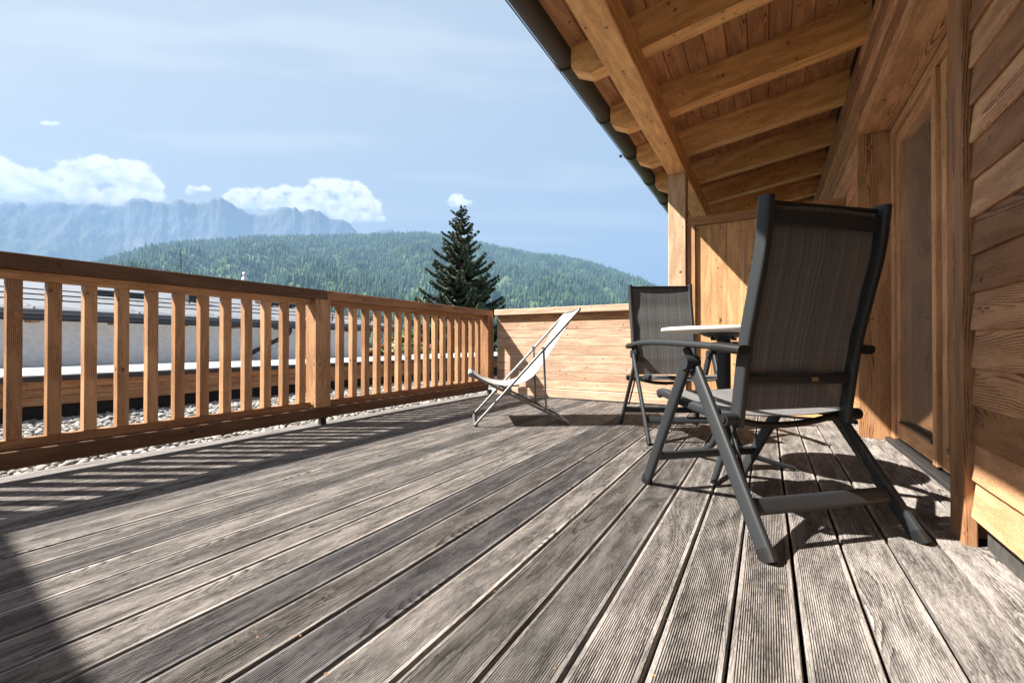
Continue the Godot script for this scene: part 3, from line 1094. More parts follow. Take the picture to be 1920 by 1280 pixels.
# ---------------------------------------------------------------- low wall at the end of the deck
func parapet() -> void:
	var w := thing("boarded_wall", "low sunlit wall of horizontal pale boards behind the sling deck chair", "wall", Vector3(-1.98, 0, -4.985))
	var len := 2.24
	for k in 9:
		plank(w, "board", Vector3(len, 0.1005, 0.022), Vector3(0, 0.166 + 0.1035 * (k - 0.0), 0.0), M.pale[k % 3] if k < 8 else M.larch[0], 0, 0.0035)
	plank(w, "backing", Vector3(len, 0.96, 0.06), Vector3(0, 0.51, -0.043), M.black, 0, 0.0)
	plank(w, "coping", Vector3(len + 0.03, 0.075, 0.15), Vector3(0.0, 1.075, -0.015), M.pale[0], 0, 0.004)
	for x in [-0.7, 0.1, 0.9]:
		plank(w, "spacer", Vector3(0.06, 0.045, 0.05), Vector3(x, 1.016, -0.03), M.black, 0, 0.0)
	plank(w, "base_board", Vector3(len, 0.1, 0.045), Vector3(0, 0.062, 0.04), M.pale[2], 0, 0.004)

# ---------------------------------------------------------------- privacy screen
func screen() -> void:
	var s := thing("privacy_screen", "tall framed screen of upright larch boards behind the bistro table", "screen", Vector3(0, 0, -4.68))
	var x0 := -0.685
	var x1 := 0.575
	plank(s, "stile", Vector3(0.075, 1.86, 0.06), Vector3(x0 + 0.0375, 0.95, 0.0), M.rail[0], 1)
	plank(s, "stile", Vector3(0.075, 1.86, 0.06), Vector3(x1 - 0.0375, 0.95, 0.0), M.rail[0], 1)
	plank(s, "top_rail", Vector3(x1 - x0, 0.08, 0.066), Vector3((x0 + x1) / 2, 1.868, 0.002), M.rail[1], 0)
	plank(s, "bottom_rail", Vector3(x1 - x0 - 0.152, 0.1, 0.05), Vector3((x0 + x1) / 2, 0.07, 0.0), M.beam[0], 0)
	var n := 8
	var bw := (x1 - x0 - 0.152) / n
	for k in n:
		plank(s, "board", Vector3(bw - 0.0015, 1.70, 0.024), Vector3(x0 + 0.076 + bw * (k + 0.5), 0.972, -0.012 + 0.001 * (k % 2)), M.screen[k % 3], 1, 0.0015)

# ---------------------------------------------------------------- house wall with the door
func lap(parent: Node3D, z0: float, z1: float, y: float, k: int, mats: Array) -> void:
	var mb := MB.new()
	var poly := PackedVector2Array([Vector2(0.577, 0.0), Vector2(0.574, 0.005), Vector2(0.587, 0.127), Vector2(0.606, 0.127), Vector2(0.600, 0.0)])
	prism(mb, poly, z0, z1, rng.randi(), rng.randf(), true)
	part(parent, "plank", mb, mats[k % mats.size()], Vector3(0, y, 0))

func house() -> void:
	var h := thing("house_wall", "timber house wall of overlapping weathered larch boards with a glazed door", "wall")
	# cladding: near piece, piece beyond the door, pieces above the door
	for k in 22:
		var y := 0.094 + k * 0.1222
		lap(h, -2.0 + rng.randf_range(-0.002, 0.002), 2.2, y, rng.randi(), M.siding)
	for k in 22:
		var y := 0.094 + k * 0.1222
		if y > 2.15:
			lap(h, -3.99, -2.0 - 0.003, y, rng.randi(), M.siding)
		lap(h, -10.6, -4.0, y, rng.randi(), M.larch if y < 1.0 else M.siding)
	# core of the wall
	plank(h, "core", Vector3(0.25, 3.0, 4.3), Vector3(0.735, 1.58, 0.05), M.black, 1, 0.0)
	plank(h, "core", Vector3(0.25, 3.0, 6.6), Vector3(0.735, 1.58, -7.32), M.black, 1, 0.0)
	plank(h, "core", Vector3(0.25, 0.9, 1.9), Vector3(0.735, 2.64, -3.05), M.black, 1, 0.0)
	plank(h, "plinth", Vector3(0.02, 0.13, 4.2), Vector3(0.622, 0.02, 0.1), M.concrete, 2, 0.0)
	# reveal boards
	var corner := plank(h, "corner_board", Vector3(0.034, 2.75, 0.13), Vector3(0.576, 1.36, -2.072), M.siding[3], 1, 0.003)
	corner.set_meta("label", "dark upright corner board beside the door")
	plank(h, "jamb_board", Vector3(0.185, 2.15, 0.028), Vector3(0.655, 1.07, -3.978), M.larch[0], 1, 0.002, 1)
	plank(h, "lintel_board", Vector3(0.185, 0.03, 1.855), Vector3(0.655, 2.16, -3.035), M.siding[1], 2, 0.002, 0)
	plank(h, "jamb_board", Vector3(0.16, 2.15, 0.028), Vector3(0.67, 1.07, -2.125), M.siding[2], 1, 0.002)
	# the door: fixed frame, two sashes
	var d := Node3D.new()
	d.name = "door"
	h.add_child(d)
	var x := 0.775
	var fm: Material = M.rail[2]
	plank(d, "frame", Vector3(0.07, 2.12, 0.07), Vector3(x, 1.07, -3.925), fm, 1)
	plank(d, "frame", Vector3(0.07, 2.12, 0.07), Vector3(x, 1.07, -2.18), fm, 1)
	plank(d, "frame", Vector3(0.07, 2.02, 0.06), Vector3(x - 0.004, 1.05, -3.03), fm, 1)
	plank(d, "frame", Vector3(0.07, 0.06, 1.67), Vector3(x, 2.10, -3.05), fm, 2)
	plank(d, "threshold", Vector3(0.1, 0.04, 1.8), Vector3(x - 0.02, 0.004, -3.05), M.dark_metal, 2, 0.004)
	for e in [[-3.885, -3.065], [-2.995, -2.22]]:
		var zc: float = (e[0] + e[1]) / 2
		var wl: float = e[1] - e[0]
		var sash := Node3D.new()
		sash.name = "sash"
		d.add_child(sash, true)
		plank(sash, "stile", Vector3(0.06, 2.03, 0.075), Vector3(x + 0.012, 1.05, e[0] + 0.0375), fm, 1)
		plank(sash, "stile", Vector3(0.06, 2.03, 0.075), Vector3(x + 0.012, 1.05, e[1] - 0.0375), fm, 1)
		plank(sash, "rail", Vector3(0.058, 0.075, wl - 0.152), Vector3(x + 0.012, 2.027, zc), fm, 2)
		plank(sash, "rail", Vector3(0.058, 0.095, wl - 0.152), Vector3(x + 0.012, 0.083, zc), fm, 2)
		plank(sash, "drip_rail", Vector3(0.03, 0.022, wl - 0.154), Vector3(x - 0.012, 0.142, zc), M.dark_metal, 2, 0.004)
		for g in [0.0, 0.016]:
			var gl := MB.new()
			cbox(gl, Vector3(0.004, 1.86, wl - 0.15), 0.0, 1)
			part(sash, "pane", gl, M.pane, Vector3(x + 0.012 + g, 1.06, zc))
	# the room behind the glass
	var room := setting("room")
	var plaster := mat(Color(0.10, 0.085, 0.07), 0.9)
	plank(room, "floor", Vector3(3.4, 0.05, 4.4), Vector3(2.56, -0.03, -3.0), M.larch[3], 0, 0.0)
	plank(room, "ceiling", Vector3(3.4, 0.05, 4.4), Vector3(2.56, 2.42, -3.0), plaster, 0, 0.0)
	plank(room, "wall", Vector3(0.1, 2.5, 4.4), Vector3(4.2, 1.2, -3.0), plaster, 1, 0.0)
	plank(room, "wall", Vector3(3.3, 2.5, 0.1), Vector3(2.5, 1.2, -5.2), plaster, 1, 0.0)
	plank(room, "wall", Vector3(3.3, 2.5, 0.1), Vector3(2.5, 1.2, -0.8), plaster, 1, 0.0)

# ---------------------------------------------------------------- roof over the terrace edge
const SL := 0.143
func under(x: float) -> float:
	return 2.54 + SL * (x + 0.69)

func roof() -> void:
	var r := thing("terrace_roof", "overhanging timber roof of beams and boards with dark gutter on one post", "roof")
	plank(r, "post", Vector3(0.165, 2.353, 0.165), Vector3(-0.775, 1.178, -4.70), mat(Color(0.72, 0.88, 1.38), 0.62, 0.0, M.beam[0].albedo_texture), 1, 0.005)
	plank(r, "purlin", Vector3(0.168, 0.2, 13.2), Vector3(-0.775, 2.455, -4.1), M.beam[0], 2, 0.006)
	var top := 0.237
	var poly := PackedVector2Array([Vector2(-1.17, under(-1.17) + top), Vector2(-1.17, 2.578), Vector2(-1.155, 2.548), Vector2(-1.06, 2.502), Vector2(-1.035, under(-1.035)), Vector2(0.62, under(0.62)), Vector2(0.62, under(0.62) + top)])
	for k in range(-5, 9):
		var z := -2.90 - 0.886 * k
		var mb := MB.new()
		prism(mb, poly, -0.058, 0.058, rng.randi(), rng.randf(), false, SL)
		part(r, "rafter", mb, M.beam[posmod(k, 3)], Vector3(0, 0, z))
	# boarding on the rafters
	var ang := atan(SL)
	var x := -1.195
	while x < 0.62:
		var bw := 0.136
		var xc := x + bw * 0.5 * cos(ang)
		for seg in [[2.3, -1.2], [-1.203, -4.4], [-4.403, -7.6], [-7.603, -10.6]]:
			var o := plank(r, "board", Vector3(bw - 0.004, 0.024, seg[0] - seg[1]), Vector3(xc, under(xc) + top + 0.0135, (seg[0] + seg[1]) / 2), pick(M.sheath), 2, 0.004)
			o.rotation.z = ang
		x += bw * cos(ang)
	var cover := plank(r, "roof_covering", Vector3(5.2, 0.07, 13.2), Vector3(1.335, under(1.335) + top + 0.068, -4.2), M.dark_metal, 2, 0.0)
	cover.rotation.z = ang
	plank(r, "fascia", Vector3(0.016, 0.06, 13.0), Vector3(-1.212, under(-1.22) + top + 0.052, -4.2), M.gutter, 2, 0.002)
	# half-round gutter with straps
	var g := MB.new()
	var seg := 14
	var gx := -1.252
	var gy := 2.722
	for j in seg:
		var a0 := PI + PI * j / seg
		var a1 := PI + PI * (j + 1) / seg
		for e in [[0.078, 1.0], [0.074, -1.0]]:
			var p := []
			var q := []
			for w in [[a0, 2.3], [a1, 2.3], [a1, -10.7], [a0, -10.7]]:
				p.append(Vector3(gx + cos(w[0]) * e[0], gy + sin(w[0]) * e[0], w[1]))
				q.append(Vector3(cos(w[0]), sin(w[0]), 0) * e[1])
			g.squad(p, q, [Vector2.ZERO, Vector2.ZERO, Vector2.ZERO, Vector2.ZERO])
	sweep(g, [Vector3(gx - 0.078, gy, 2.3), Vector3(gx - 0.078, gy, -10.7)], 0.009, 0.009, 8)
	var gut := part(r, "gutter", g, M.gutter)
	for k in range(-1, 9):
		var st := MB.new()
		var pts := []
		for j in 13:
			var a := PI + PI * j / 12.0
			pts.append(Vector3(gx + cos(a) * 0.081, gy + sin(a) * 0.081, -2.95 - 0.886 * k))
		sweep(st, pts, 0.014, 0.003, 8, 4.0, Vector3(0, 0, 1))
		part(gut, "strap", st, M.gutter)
	var wire := MB.new()
	sweep(wire, [Vector3(gx - 0.094, gy - 0.01, 2.3), Vector3(gx - 0.094, gy - 0.012, -10.7)], 0.004, 0.004, 6)
	part(r, "cable", wire, M.plastic)
	var clip := MB.new()
	cbox(clip, Vector3(0.03, 0.022, 0.03), 0.003, 0)
	part(r, "cable_clip", clip, M.plastic, Vector3(gx - 0.115, gy - 0.03, -4.72))

# ---------------------------------------------------------------- wing of the house behind the viewer, whose shadow falls on the deck
func wing() -> void:
	var w := thing("house_wing", "rendered wing of the house standing behind the viewer beside the gravel", "wall", Vector3(-5.3, 0, 1.115), 0.0)
	w.rotation.y = -0.099
	plank(w, "wall", Vector3(3.9, 3.35 + 0.25, 0.4), Vector3(0.0, 3.23 / 2 - 0.2, 0.2), M.render_wall, 0, 0.0)
	plank(w, "coping", Vector3(3.98, 0.05, 0.5), Vector3(0.0, 3.24, 0.2), M.dark_metal, 0, 0.0)

# ---------------------------------------------------------------- furniture
func make_chair(label: String, at: Vector3, facing: Vector2) -> Node3D:
	# local: x sideways, -z the way the chair faces
	var c := thing("folding_chair", label, "chair", at, atan2(-facing.x, -facing.y), "folding mesh armchairs at the table")
	var fr: Material = M.anthracite
	for s in [-1.0, 1.0]:
		var a := MB.new()
		sweep(a, [Vector3(s * 0.262, 0.012, -0.385), Vector3(s * 0.288, 0.592, -0.028)], 0.0125, 0.026, 16, 3.4, Vector3(0, 0.5, 0.8))
		var leg := part(c, "leg", a, fr)
		var cap := MB.new()
		sweep(cap, [Vector3(s * 0.2612, 0.0, -0.392), Vector3(s * 0.2635, 0.034, -0.3715)], 0.0145, 0.028, 16, 3.4, Vector3(0, 0.5, 0.8))
		part(leg, "foot_cap", cap, M.plastic)
		var b := MB.new()
		sweep(b, [Vector3(s * 0.300, 0.012, 0.388), Vector3(s * 0.262, 0.56, -0.012)], 0.0135, 0.027, 16, 3.4, Vector3(0, 0.5, -0.8))
		var leg2 := part(c, "leg", b, fr)
		var cap2 := MB.new()
		sweep(cap2, [Vector3(s * 0.3015, 0.0, 0.397), Vector3(s * 0.298, 0.034, 0.373)], 0.0155, 0.029, 16, 3.4, Vector3(0, 0.5, -0.8))
		part(leg2, "foot_cap", cap2, M.plastic)
		# hinge disc where the legs meet, link to the armrest
		var hg := MB.new()
		sweep(hg, [Vector3(s * 0.245, 0.588, -0.028), Vector3(s * 0.306, 0.588, -0.028)], 0.028, 0.028, 20)
		part(c, "hinge", hg, fr)
		var lk := MB.new()
		sweep(lk, [Vector3(s * 0.258, 0.57, -0.02), Vector3(s * 0.272, 0.645, -0.06)], 0.010, 0.02, 12, 3.0, Vector3(0, 0, 1))
		part(c, "link", lk, M.plastic)
		# armrest
		var ar := MB.new()
		sweep(ar, curve([Vector3(s * 0.290, 0.664, -0.39), Vector3(s * 0.292, 0.668, -0.25), Vector3(s * 0.286, 0.662, -0.05), Vector3(s * 0.276, 0.652, 0.13)], 5), 0.026, 0.0125, 18, 3.2)
		var arm := part(c, "armrest", ar, fr)
		var ae := MB.new()
		sweep(ae, curve([Vector3(s * 0.276, 0.651, 0.13), Vector3(s * 0.270, 0.646, 0.19), Vector3(s * 0.262, 0.64, 0.25)], 4), 0.028, 0.017, 16, 3.0)
		part(arm, "arm_end", ae, M.plastic)
		# upright of the back
		var up := MB.new()
		sweep(up, curve([Vector3(s * 0.232, 0.372, 0.178), Vector3(s * 0.232, 0.50, 0.196), Vector3(s * 0.233, 0.66, 0.222), Vector3(s * 0.234, 0.82, 0.262), Vector3(s * 0.236, 0.98, 0.302), Vector3(s * 0.238, 1.14, 0.322)], 5), 0.015, 0.026, 16, 3.6, Vector3(0, 0.1, 1))
		part(c, "upright", up, fr)
		# seat rail and its knob
		var sr := MB.new()
		sweep(sr, curve([Vector3(s * 0.236, 0.402, 0.20), Vector3(s * 0.236, 0.400, 0.06), Vector3(s * 0.236, 0.418, -0.13), Vector3(s * 0.236, 0.440, -0.27), Vector3(s * 0.236, 0.432, -0.315)], 5), 0.015, 0.02, 14, 2.6)
		part(c, "seat_rail", sr, fr)
		var kn := MB.new()
		sweep(kn, [Vector3(s * 0.225, 0.398, 0.185), Vector3(s * 0.292, 0.398, 0.185)], 0.022, 0.022, 16)
		sweep(kn, [Vector3(s * 0.29, 0.398, 0.185), Vector3(s * 0.297, 0.398, 0.185)], 0.012, 0.012, 12)
		part(c, "knob", kn, M.plastic)
		var rod := MB.new()
		sweep(rod, [Vector3(s * 0.236, 0.385, 0.150), Vector3(s * 0.262, 0.175, 0.262)], 0.006, 0.006, 8)
		part(c, "strut", rod, fr)
	# cross bars
	var cb := MB.new()
	sweep(cb, [Vector3(-0.292, 0.132, 0.300), Vector3(0.292, 0.132, 0.300)], 0.011, 0.027, 16, 3.6, Vector3(0, 0.85, -0.5))
	part(c, "rear_bar", cb, fr)
	var cf := MB.new()
	sweep(cf, [Vector3(-0.268, 0.15, -0.300), Vector3(0.268, 0.15, -0.300)], 0.011, 0.022, 16, 3.6, Vector3(0, 0.85, 0.5))
	part(c, "front_bar", cf, fr)
	for e in [[1.072, 0.316, 0.026], [0.535, 0.205, 0.02]]:
		var tb := MB.new()
		sweep(tb, curve([Vector3(-0.226, e[0], e[1]), Vector3(0, e[0], e[1] + 0.014), Vector3(0.226, e[0], e[1])], 6), 0.009, e[2], 14, 3.4)
		var br := part(c, "back_bar", tb, fr)
		if e[0] < 0.6:
			var lb := MB.new()
			cbox(lb, Vector3(0.027, 0.015, 0.002), 0.0, 0)
			part(br, "maker_plate", lb, mat(Color(0.30, 0.24, 0.14), 0.5, 0.6), Vector3(0.05, 0.535, 0.2285))
	var bow := MB.new()
	sweep(bow, curve([Vector3(-0.225, 0.392, 0.16), Vector3(-0.12, 0.368, 0.145), Vector3(0, 0.360, 0.14), Vector3(0.12, 0.368, 0.145), Vector3(0.225, 0.392, 0.16)], 5), 0.012, 0.012, 12)
	part(c, "bow", bow, M.plastic)
	# woven back and seat
	var rows := []
	for i in 25:
		var f := i / 24.0
		var y := lerpf(0.425, 1.122, f)
		var z: float = 0.0
		var prof := [Vector2(0.372, 0.178), Vector2(0.50, 0.196), Vector2(0.66, 0.222), Vector2(0.82, 0.262), Vector2(0.98, 0.302), Vector2(1.14, 0.322)]
		for q in 5:
			if y >= prof[q].x and y <= prof[q + 1].x:
				z = lerpf(prof[q].y, prof[q + 1].y, smoothstep(0, 1, (y - prof[q].x) / (prof[q + 1].x - prof[q].x)) * 0.4 + 0.6 * (y - prof[q].x) / (prof[q + 1].x - prof[q].x))
		var line := []
		for j in 11:
			var g := j / 5.0 - 1.0
			line.append(Vector3(g * 0.226, y, z + 0.004 * (1.0 - g * g) - 0.010))
		rows.append(line)
	var bk := MB.new()
	cloth(bk, rows, 0.002)
	part(c, "back_sling", bk, M.mesh_cloth)
	var hem := MB.new()
	sweep(hem, [Vector3(-0.224, 1.122, 0.309), Vector3(0.224, 1.122, 0.309)], 0.007, 0.009, 10)
	part(c, "hem", hem, M.plastic)
	rows = []
	var sp := curve([Vector3(0, 0.408, 0.19), Vector3(0, 0.404, 0.06), Vector3(0, 0.424, -0.13), Vector3(0, 0.449, -0.27), Vector3(0, 0.444, -0.312), Vector3(0, 0.422, -0.328)], 5)
	for p in sp:
		var line := []
		for j in 11:
			var g := j / 5.0 - 1.0
			line.append(Vector3(g * 0.228, p.y + 0.006 - 0.012 * (1.0 - g * g), p.z))
		rows.append(line)
	var st := MB.new()
	cloth(st, rows, 0.002)
	part(c, "seat_sling", st, M.mesh_cloth)
	var fb := MB.new()
	sweep(fb, [Vector3(-0.232, 0.432, -0.312), Vector3(0.232, 0.432, -0.312)], 0.013, 0.013, 12)
	part(c, "front_tube", fb, fr)
	return c

func chairs() -> void:
	make_chair("black high-backed folding chair with its back to the viewer, close to the house door", Vector3(-0.045, 0, -2.04), Vector2(-0.68, -0.733))
	make_chair("grey folding chair facing the viewer across the table, in front of the boarded wall", Vector3(-0.613, 0, -3.429), Vector2(0.449, 0.894))

func table() -> void:
	var t := thing("bistro_table", "small round table with cream top and dark three-footed pedestal between the folding chairs", "table", Vector3(-0.2026, 0, -2.6247))
	var tp := MB.new()
	lathe(tp, [Vector2(0.0, 0.722), Vector2(0.29, 0.722), Vector2(0.311, 0.725), Vector2(0.319, 0.733), Vector2(0.3205, 0.742), Vector2(0.314, 0.748), Vector2(0.30, 0.750), Vector2(0.0, 0.750)], 72)
	part(t, "table_top", tp, M.tabletop)
	var pl := MB.new()
	lathe(pl, [Vector2(0.0, 0.688), Vector2(0.05, 0.688), Vector2(0.10, 0.705), Vector2(0.13, 0.7215), Vector2(0.0, 0.7215)], 32)
	part(t, "bracket", pl, M.dark_metal)
	for k in 4:
		var b := MB.new()
		sweep(b, [Vector3(0.07 * cos(k * 1.57 + 2.4), 0.68, 0.07 * sin(k * 1.57 + 2.4)), Vector3(0.07 * cos(k * 1.57 + 2.4), 0.705, 0.07 * sin(k * 1.57 + 2.4))], 0.009, 0.009, 8)
		part(t, "bolt", b, M.plastic)
	var co := MB.new()
	lathe(co, [Vector2(0.0, 0.06), Vector2(0.034, 0.06), Vector2(0.034, 0.69), Vector2(0.0, 0.69)], 28)
	part(t, "column", co, M.anthracite)
	for k in 3:
		var a := deg_to_rad([137.8, 19.3, -93.4][k])
		var d := Vector3(cos(a), 0, -sin(a))
		var f := MB.new()
		sweep(f, curve([Vector3(0, 0.34, 0) + d * 0.025, Vector3(0, 0.24, 0) + d * 0.036, Vector3(0, 0.13, 0) + d * 0.068, Vector3(0, 0.075, 0) + d * 0.13, Vector3(0, 0.042, 0) + d * 0.23, Vector3(0, 0.012, 0) + d * 0.345], 5), 0.022, 0.02, 14, 2.8, Vector3.UP, [1.0, 0.55])
		part(t, "foot", f, M.anthracite)

func deck_chair() -> void:
	var c := thing("deck_chair", "light grey canvas sling deck chair with thin metal frame near the railing corner", "deck chair", Vector3(-2.0256, 0, -2.9124))
	var al := Vector3(0.81, 0, -0.585).normalized()
	var ac := Vector3(-0.585, 0, -0.81).normalized()
	var P := func(m: float, h: float, w: float) -> Vector3: return al * m + ac * w + Vector3.UP * h
	var W := 0.557
	var bf := MB.new()
	sweep(bf, curve([P.call(0.0, 0.012, 0.0), P.call(0.43, 0.478, 0.0), P.call(0.857, 0.944, 0.0)], 4), 0.011, 0.013, 12, 2.6, ac)
	sweep(bf, curve([P.call(0.0, 0.012, W), P.call(0.43, 0.478, W), P.call(0.857, 0.944, W)], 4), 0.011, 0.013, 12, 2.6, ac)
	sweep(bf, [P.call(0.0, 0.013, -0.008), P.call(0.0, 0.013, W + 0.008)], 0.012, 0.012, 12)
	sweep(bf, [P.call(0.857, 0.944, 0.0), P.call(0.857, 0.944, W)], 0.011, 0.011, 12)
	part(c, "back_frame", bf, M.tube)
	var sf := MB.new()
	for w in [0.03, W - 0.03]:
		sweep(sf, curve([P.call(-0.03, 0.412, w), P.call(0.06, 0.368, w), P.call(0.767, 0.013, w)], 4), 0.011, 0.013, 12, 2.6, ac)
	sweep(sf, [P.call(-0.03, 0.412, 0.0), P.call(-0.03, 0.412, W)], 0.012, 0.012, 12)
	sweep(sf, [P.call(0.767, 0.013, 0.015), P.call(0.767, 0.013, W - 0.015)], 0.012, 0.012, 12)
	part(c, "seat_frame", sf, M.tube)
	var pr := MB.new()
	for w in [0.012, W - 0.012]:
		sweep(pr, [P.call(0.56, 0.618, w), P.call(0.58, 0.128, w)], 0.009, 0.009, 10)
	sweep(pr, [P.call(0.58, 0.128, 0.0), P.call(0.58, 0.128, W)], 0.009, 0.009, 10)
	for w in [0.004, W - 0.004]:
		sweep(pr, [P.call(0.56, 0.622, w - 0.014), P.call(0.56, 0.622, w + 0.014)], 0.017, 0.017, 14)
	part(c, "prop", pr, M.tube)
	for w in [0.03, W - 0.03]:
		for k in 4:
			var hk := MB.new()
			var m := 0.585 + 0.048 * k
			var hb := 0.412 - (m + 0.03) * 0.5006
			var pts := []
			for j in 9:
				var a := lerpf(-0.6, PI + 0.4, j / 8.0)
				pts.append(P.call(m + 0.016 * cos(a), hb + 0.018 + 0.016 * sin(a), w))
			sweep(hk, pts, 0.0035, 0.0035, 6, 2.0, ac)
			part(c, "hook", hk, M.tube)
	var prof := [[-0.045, 0.408], [-0.03, 0.43], [0.0, 0.415], [0.087, 0.362], [0.218, 0.328], [0.34, 0.332], [0.4465, 0.378], [0.517, 0.448], [0.62, 0.595], [0.72, 0.755], [0.80, 0.875], [0.857, 0.956], [0.872, 0.946]]
	var line := []
	for p in prof:
		line.append(Vector3(p[0], p[1], 0))
	var rows := []
	for p in curve(line, 5):
		var r := []
		for j in 9:
			var g := j / 4.0 - 1.0
			r.append(P.call(p.x, p.y - 0.01 * (1.0 - g * g), lerpf(0.014, W - 0.014, j / 8.0)))
		rows.append(r)
	var cl := MB.new()
	cloth(cl, rows, 0.0025)
	part(c, "sling", cl, M.canvas)
	var roll := MB.new()
	sweep(roll, curve([P.call(-0.032, 0.413, 0.012), P.call(-0.032, 0.413, W * 0.5), P.call(-0.032, 0.413, W - 0.012)], 2), 0.02, 0.02, 14)
	part(c, "front_hem", roll, M.canvas)

# ---------------------------------------------------------------- gravel, litter
func pebble(seed_: int) -> ArrayMesh:
	var r := RandomNumberGenerator.new()
	r.seed = seed_
	var fn := FastNoiseLite.new()
	fn.seed = seed_
	fn.frequency = 0.9
	var mb := MB.new()
	var ns := 9
	var nt := 6
	var pt := func(i: int, j: int) -> Vector3:
		var th := PI * i / nt
		var ph := TAU * (j % ns) / ns
		var d := Vector3(sin(th) * cos(ph), cos(th), sin(th) * sin(ph))
		return d * Vector3(1.0, 0.5, 0.72) * (1.0 + 0.28 * fn.get_noise_3d(d.x, d.y, d.z))
	for i in nt:
		for j in ns:
			var p := [pt.call(i, j), pt.call(i, j + 1), pt.call(i + 1, j + 1), pt.call(i + 1, j)]
			var q := []
			for a in p:
				q.append((a / Vector3(1.0, 0.25, 0.52)).normalized())
			mb.squad(p, q, [Vector2.ZERO, Vector2.ZERO, Vector2.ZERO, Vector2.ZERO])
	return mb.mesh()

func gravel() -> void:
	var g := Node3D.new()
	g.name = "gravel"
	add_child(g)
	g.set_meta("kind", "stuff")
	g.set_meta("label", "pale rounded gravel strip beyond the railing")
	g.set_meta("category", "gravel")
	var r := RandomNumberGenerator.new()
	r.seed = 91
	for q in 3:
		var mm := MultiMesh.new()
		mm.transform_format = MultiMesh.TRANSFORM_3D
		mm.use_colors = true
		mm.mesh = pebble(40 + q)
		mm.instance_count = 7000
		for i in 7000:
			var x := r.randf_range(-5.86, -3.32)
			var z := r.randf_range(-6.6, 0.3)
			var s := r.randf_range(0.014, 0.031)
			var b := Basis.from_euler(Vector3(r.randf_range(-0.5, 0.5), r.randf() * TAU, r.randf_range(-0.5, 0.5))).scaled(Vector3.ONE * s)
			mm.set_instance_transform(i, Transform3D(b, Vector3(x, -0.072 + r.randf_range(0.0, 0.034), z)))
			var f := r.randf_range(0.3, 1.0)
			var w := r.randf_range(-0.04, 0.03)
			mm.set_instance_color(i, Color((0.36 + w) * f, 0.35 * f, (0.335 - w) * f))
		var mi := MultiMeshInstance3D.new()
		mi.name = "pebbles"
		mi.multimesh = mm
		mi.material_override = M.vcol
		g.add_child(mi, true)
		mi.set_meta("kind", "stuff")

func litter() -> void:
	var mb := MB.new()
	for k in 5:
		var a := TAU * k / 5.0
		var b := TAU * (k + 1) / 5.0
		var p := Vector3(cos(a), 0.15 * sin(a * 2.0), 0.6 * sin(a))
		var q := Vector3(cos(b), 0.15 * sin(b * 2.0), 0.6 * sin(b))
		mb.tri(Vector3(0, 0.35, 0), p, q, Vector3.UP, Vector3.UP, Vector3.UP)
		mb.tri(Vector3(0, -0.1, 0), p, q, Vector3.DOWN, Vector3.DOWN, Vector3.DOWN)
	var mm := MultiMesh.new()
	mm.transform_format = MultiMesh.TRANSFORM_3D
	mm.use_colors = true
	mm.mesh = mb.mesh()
	mm.instance_count = 80
	var r := RandomNumberGenerator.new()
	r.seed = 61
	for i in 80:
		var z := -0.3 - 3.2 * pow(r.randf(), 1.5)
		var s := r.randf_range(0.0018, 0.0048)
		mm.set_instance_transform(i, Transform3D(Basis.from_euler(Vector3(r.randf_range(-0.3, 0.3), r.randf() * TAU, 0)).scaled(Vector3(s, s, s)), Vector3(r.randf_range(-1.0, 0.5), 0.001, z)))
		var f := r.randf_range(0.5, 1.1)
		mm.set_instance_color(i, Color(0.30 * f, 0.15 * f, 0.06 * f))
	var mi := MultiMeshInstance3D.new()
	mi.name = "dry_seed_scales"
	mi.multimesh = mm
	mi.material_override = M.vcol
	add_child(mi)
	mi.set_meta("kind", "stuff")
	mi.set_meta("label", "tiny dry orange seed scales scattered on the deck")
	mi.set_meta("category", "litter")

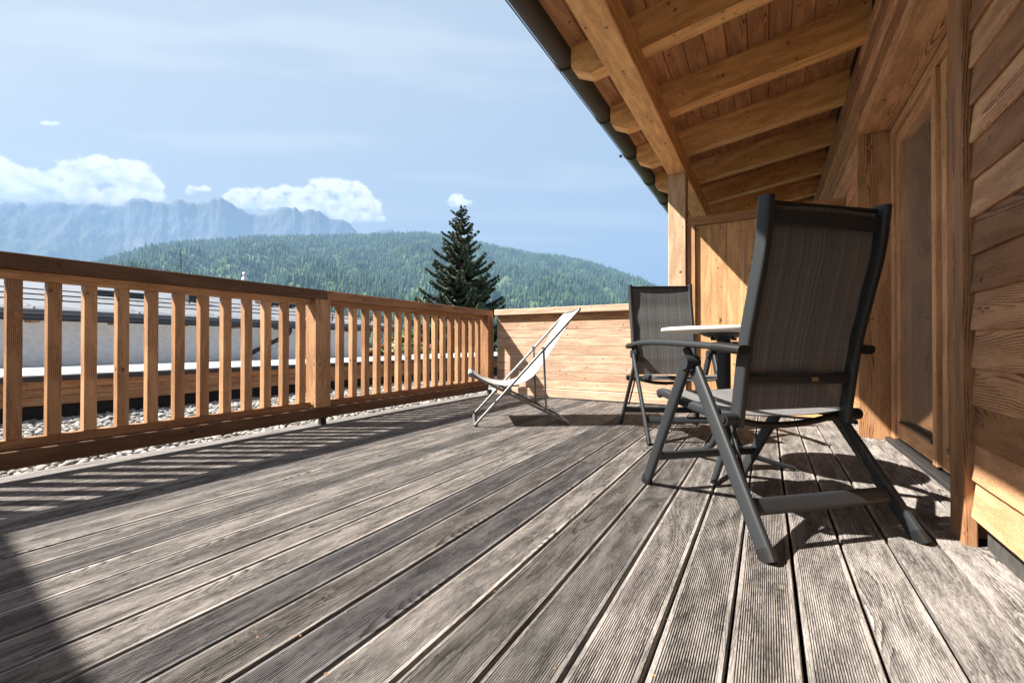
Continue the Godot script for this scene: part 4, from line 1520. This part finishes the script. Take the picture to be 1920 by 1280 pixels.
# ---------------------------------------------------------------- spruce
func spruce() -> void:
	var t := thing("spruce_tree", "tall dark green spruce standing behind the railing corner", "tree", Vector3(-15.0, GROUND, -20.2))
	var H := 8.35 - GROUND
	var r := RandomNumberGenerator.new()
	r.seed = 15
	var tr := MB.new()
	sweep(tr, [Vector3.ZERO, Vector3(0.05, H * 0.4, 0), Vector3(0.0, H * 0.75, 0), Vector3(0, H, 0)], 0.24, 0.24, 12, 2.0, Vector3.RIGHT, [1.0, 0.06])
	part(t, "trunk", tr, mat(Color(0.07, 0.05, 0.04), 0.9))
	var lf := MB.new()
	lf.use_c = true
	var y := 2.2
	while y < H - 0.15:
		var f := 1.0 - y / H
		var reach := 0.25 + 6.3 * pow(f, 0.95)
		reach = minf(reach, 4.2)
		var n := 6 if f < 0.15 else 8
		var turn := r.randf() * TAU
		for k in n:
			var a := turn + TAU * (k + r.randf_range(-0.3, 0.3)) / n
			var d := Vector3(cos(a), 0, sin(a))
			var side := Vector3(-d.z, 0, d.x)
			var ln := reach * r.randf_range(0.5, 1.15)
			var rise := lerpf(-0.26, 0.6, pow(1.0 - f, 3.5)) + r.randf_range(-0.09, 0.09)
			var y0 := y + r.randf_range(-0.15, 0.15)
			var steps := maxi(4, int(ln / 0.085))
			var limb := []
			for j in 5:
				var q := j / 4.0
				limb.append(Vector3(0, y0, 0) + d * ln * q + Vector3.UP * ln * (rise * q - 0.18 * sin(q * PI) * f * 2.0 + 0.16 * q * q * q))
			lf.tint = Color(0.05, 0.04, 0.03)
			sweep(lf, limb, 0.02, 0.02, 4, 2.0, Vector3.UP, [1.0, 0.25])
			for j in steps:
				var q := (j + r.randf()) / steps
				if q < 0.12:
					continue
				var bp := Vector3(0, y0, 0) + d * ln * q + Vector3.UP * ln * (rise * q - 0.18 * sin(q * PI) * f * 2.0 + 0.16 * q * q * q)
				var wmax := 0.34 * ln * (1.0 - 0.75 * q) * 0.7 + 0.06
				for s in [-1.0, 1.0]:
					for h in 7:
						var out := wmax * r.randf_range(0.35, 1.0)
						var droop := 0.14 + 0.42 * f * r.randf()
						var fw := r.randf_range(0.15, 0.6)
						var tip: Vector3 = bp + (side * s * out + d * out * fw) + Vector3.DOWN * (droop * (0.6 + out))
						var g := r.randf_range(0.55, 1.35)
						lf.tint = Color(0.052 * g, 0.08 * g, 0.058 * g)
						if r.randf() < 0.10:
							lf.tint = Color(0.22 * g, 0.20 * g, 0.12 * g)
						spray(lf, bp, tip, r)
		y += lerpf(0.46, 0.24, 1.0 - f)
	for k in 14:
		lf.tint = Color(0.04, 0.06, 0.04)
		var b := Vector3(0, H - 0.45 * r.randf(), 0)
		spray(lf, b, b + Vector3(r.randf_range(-0.12, 0.12), r.randf_range(0.06, 0.2), r.randf_range(-0.12, 0.12)), r)
	part(t, "crown", lf, M.needles)

func spray(mb: MB, a: Vector3, b: Vector3, r: RandomNumberGenerator) -> void:
	var ax := (b - a)
	var l := ax.length()
	if l < 0.01:
		return
	ax /= l
	var e1 := ax.cross(Vector3(r.randfn(), r.randfn(), r.randfn())).normalized()
	var e2 := ax.cross(e1)
	var w := 0.042 + 0.07 * minf(l, 0.5)
	var m := a.lerp(b, 0.55)
	for e in [e1, e2]:
		var nn: Vector3 = ax.cross(e).normalized()
		if nn.y < 0.0:
			nn = -nn
		mb.tri(a, m + e * w, b, nn, nn, nn)
		mb.tri(a, m - e * w, b, nn, nn, nn)
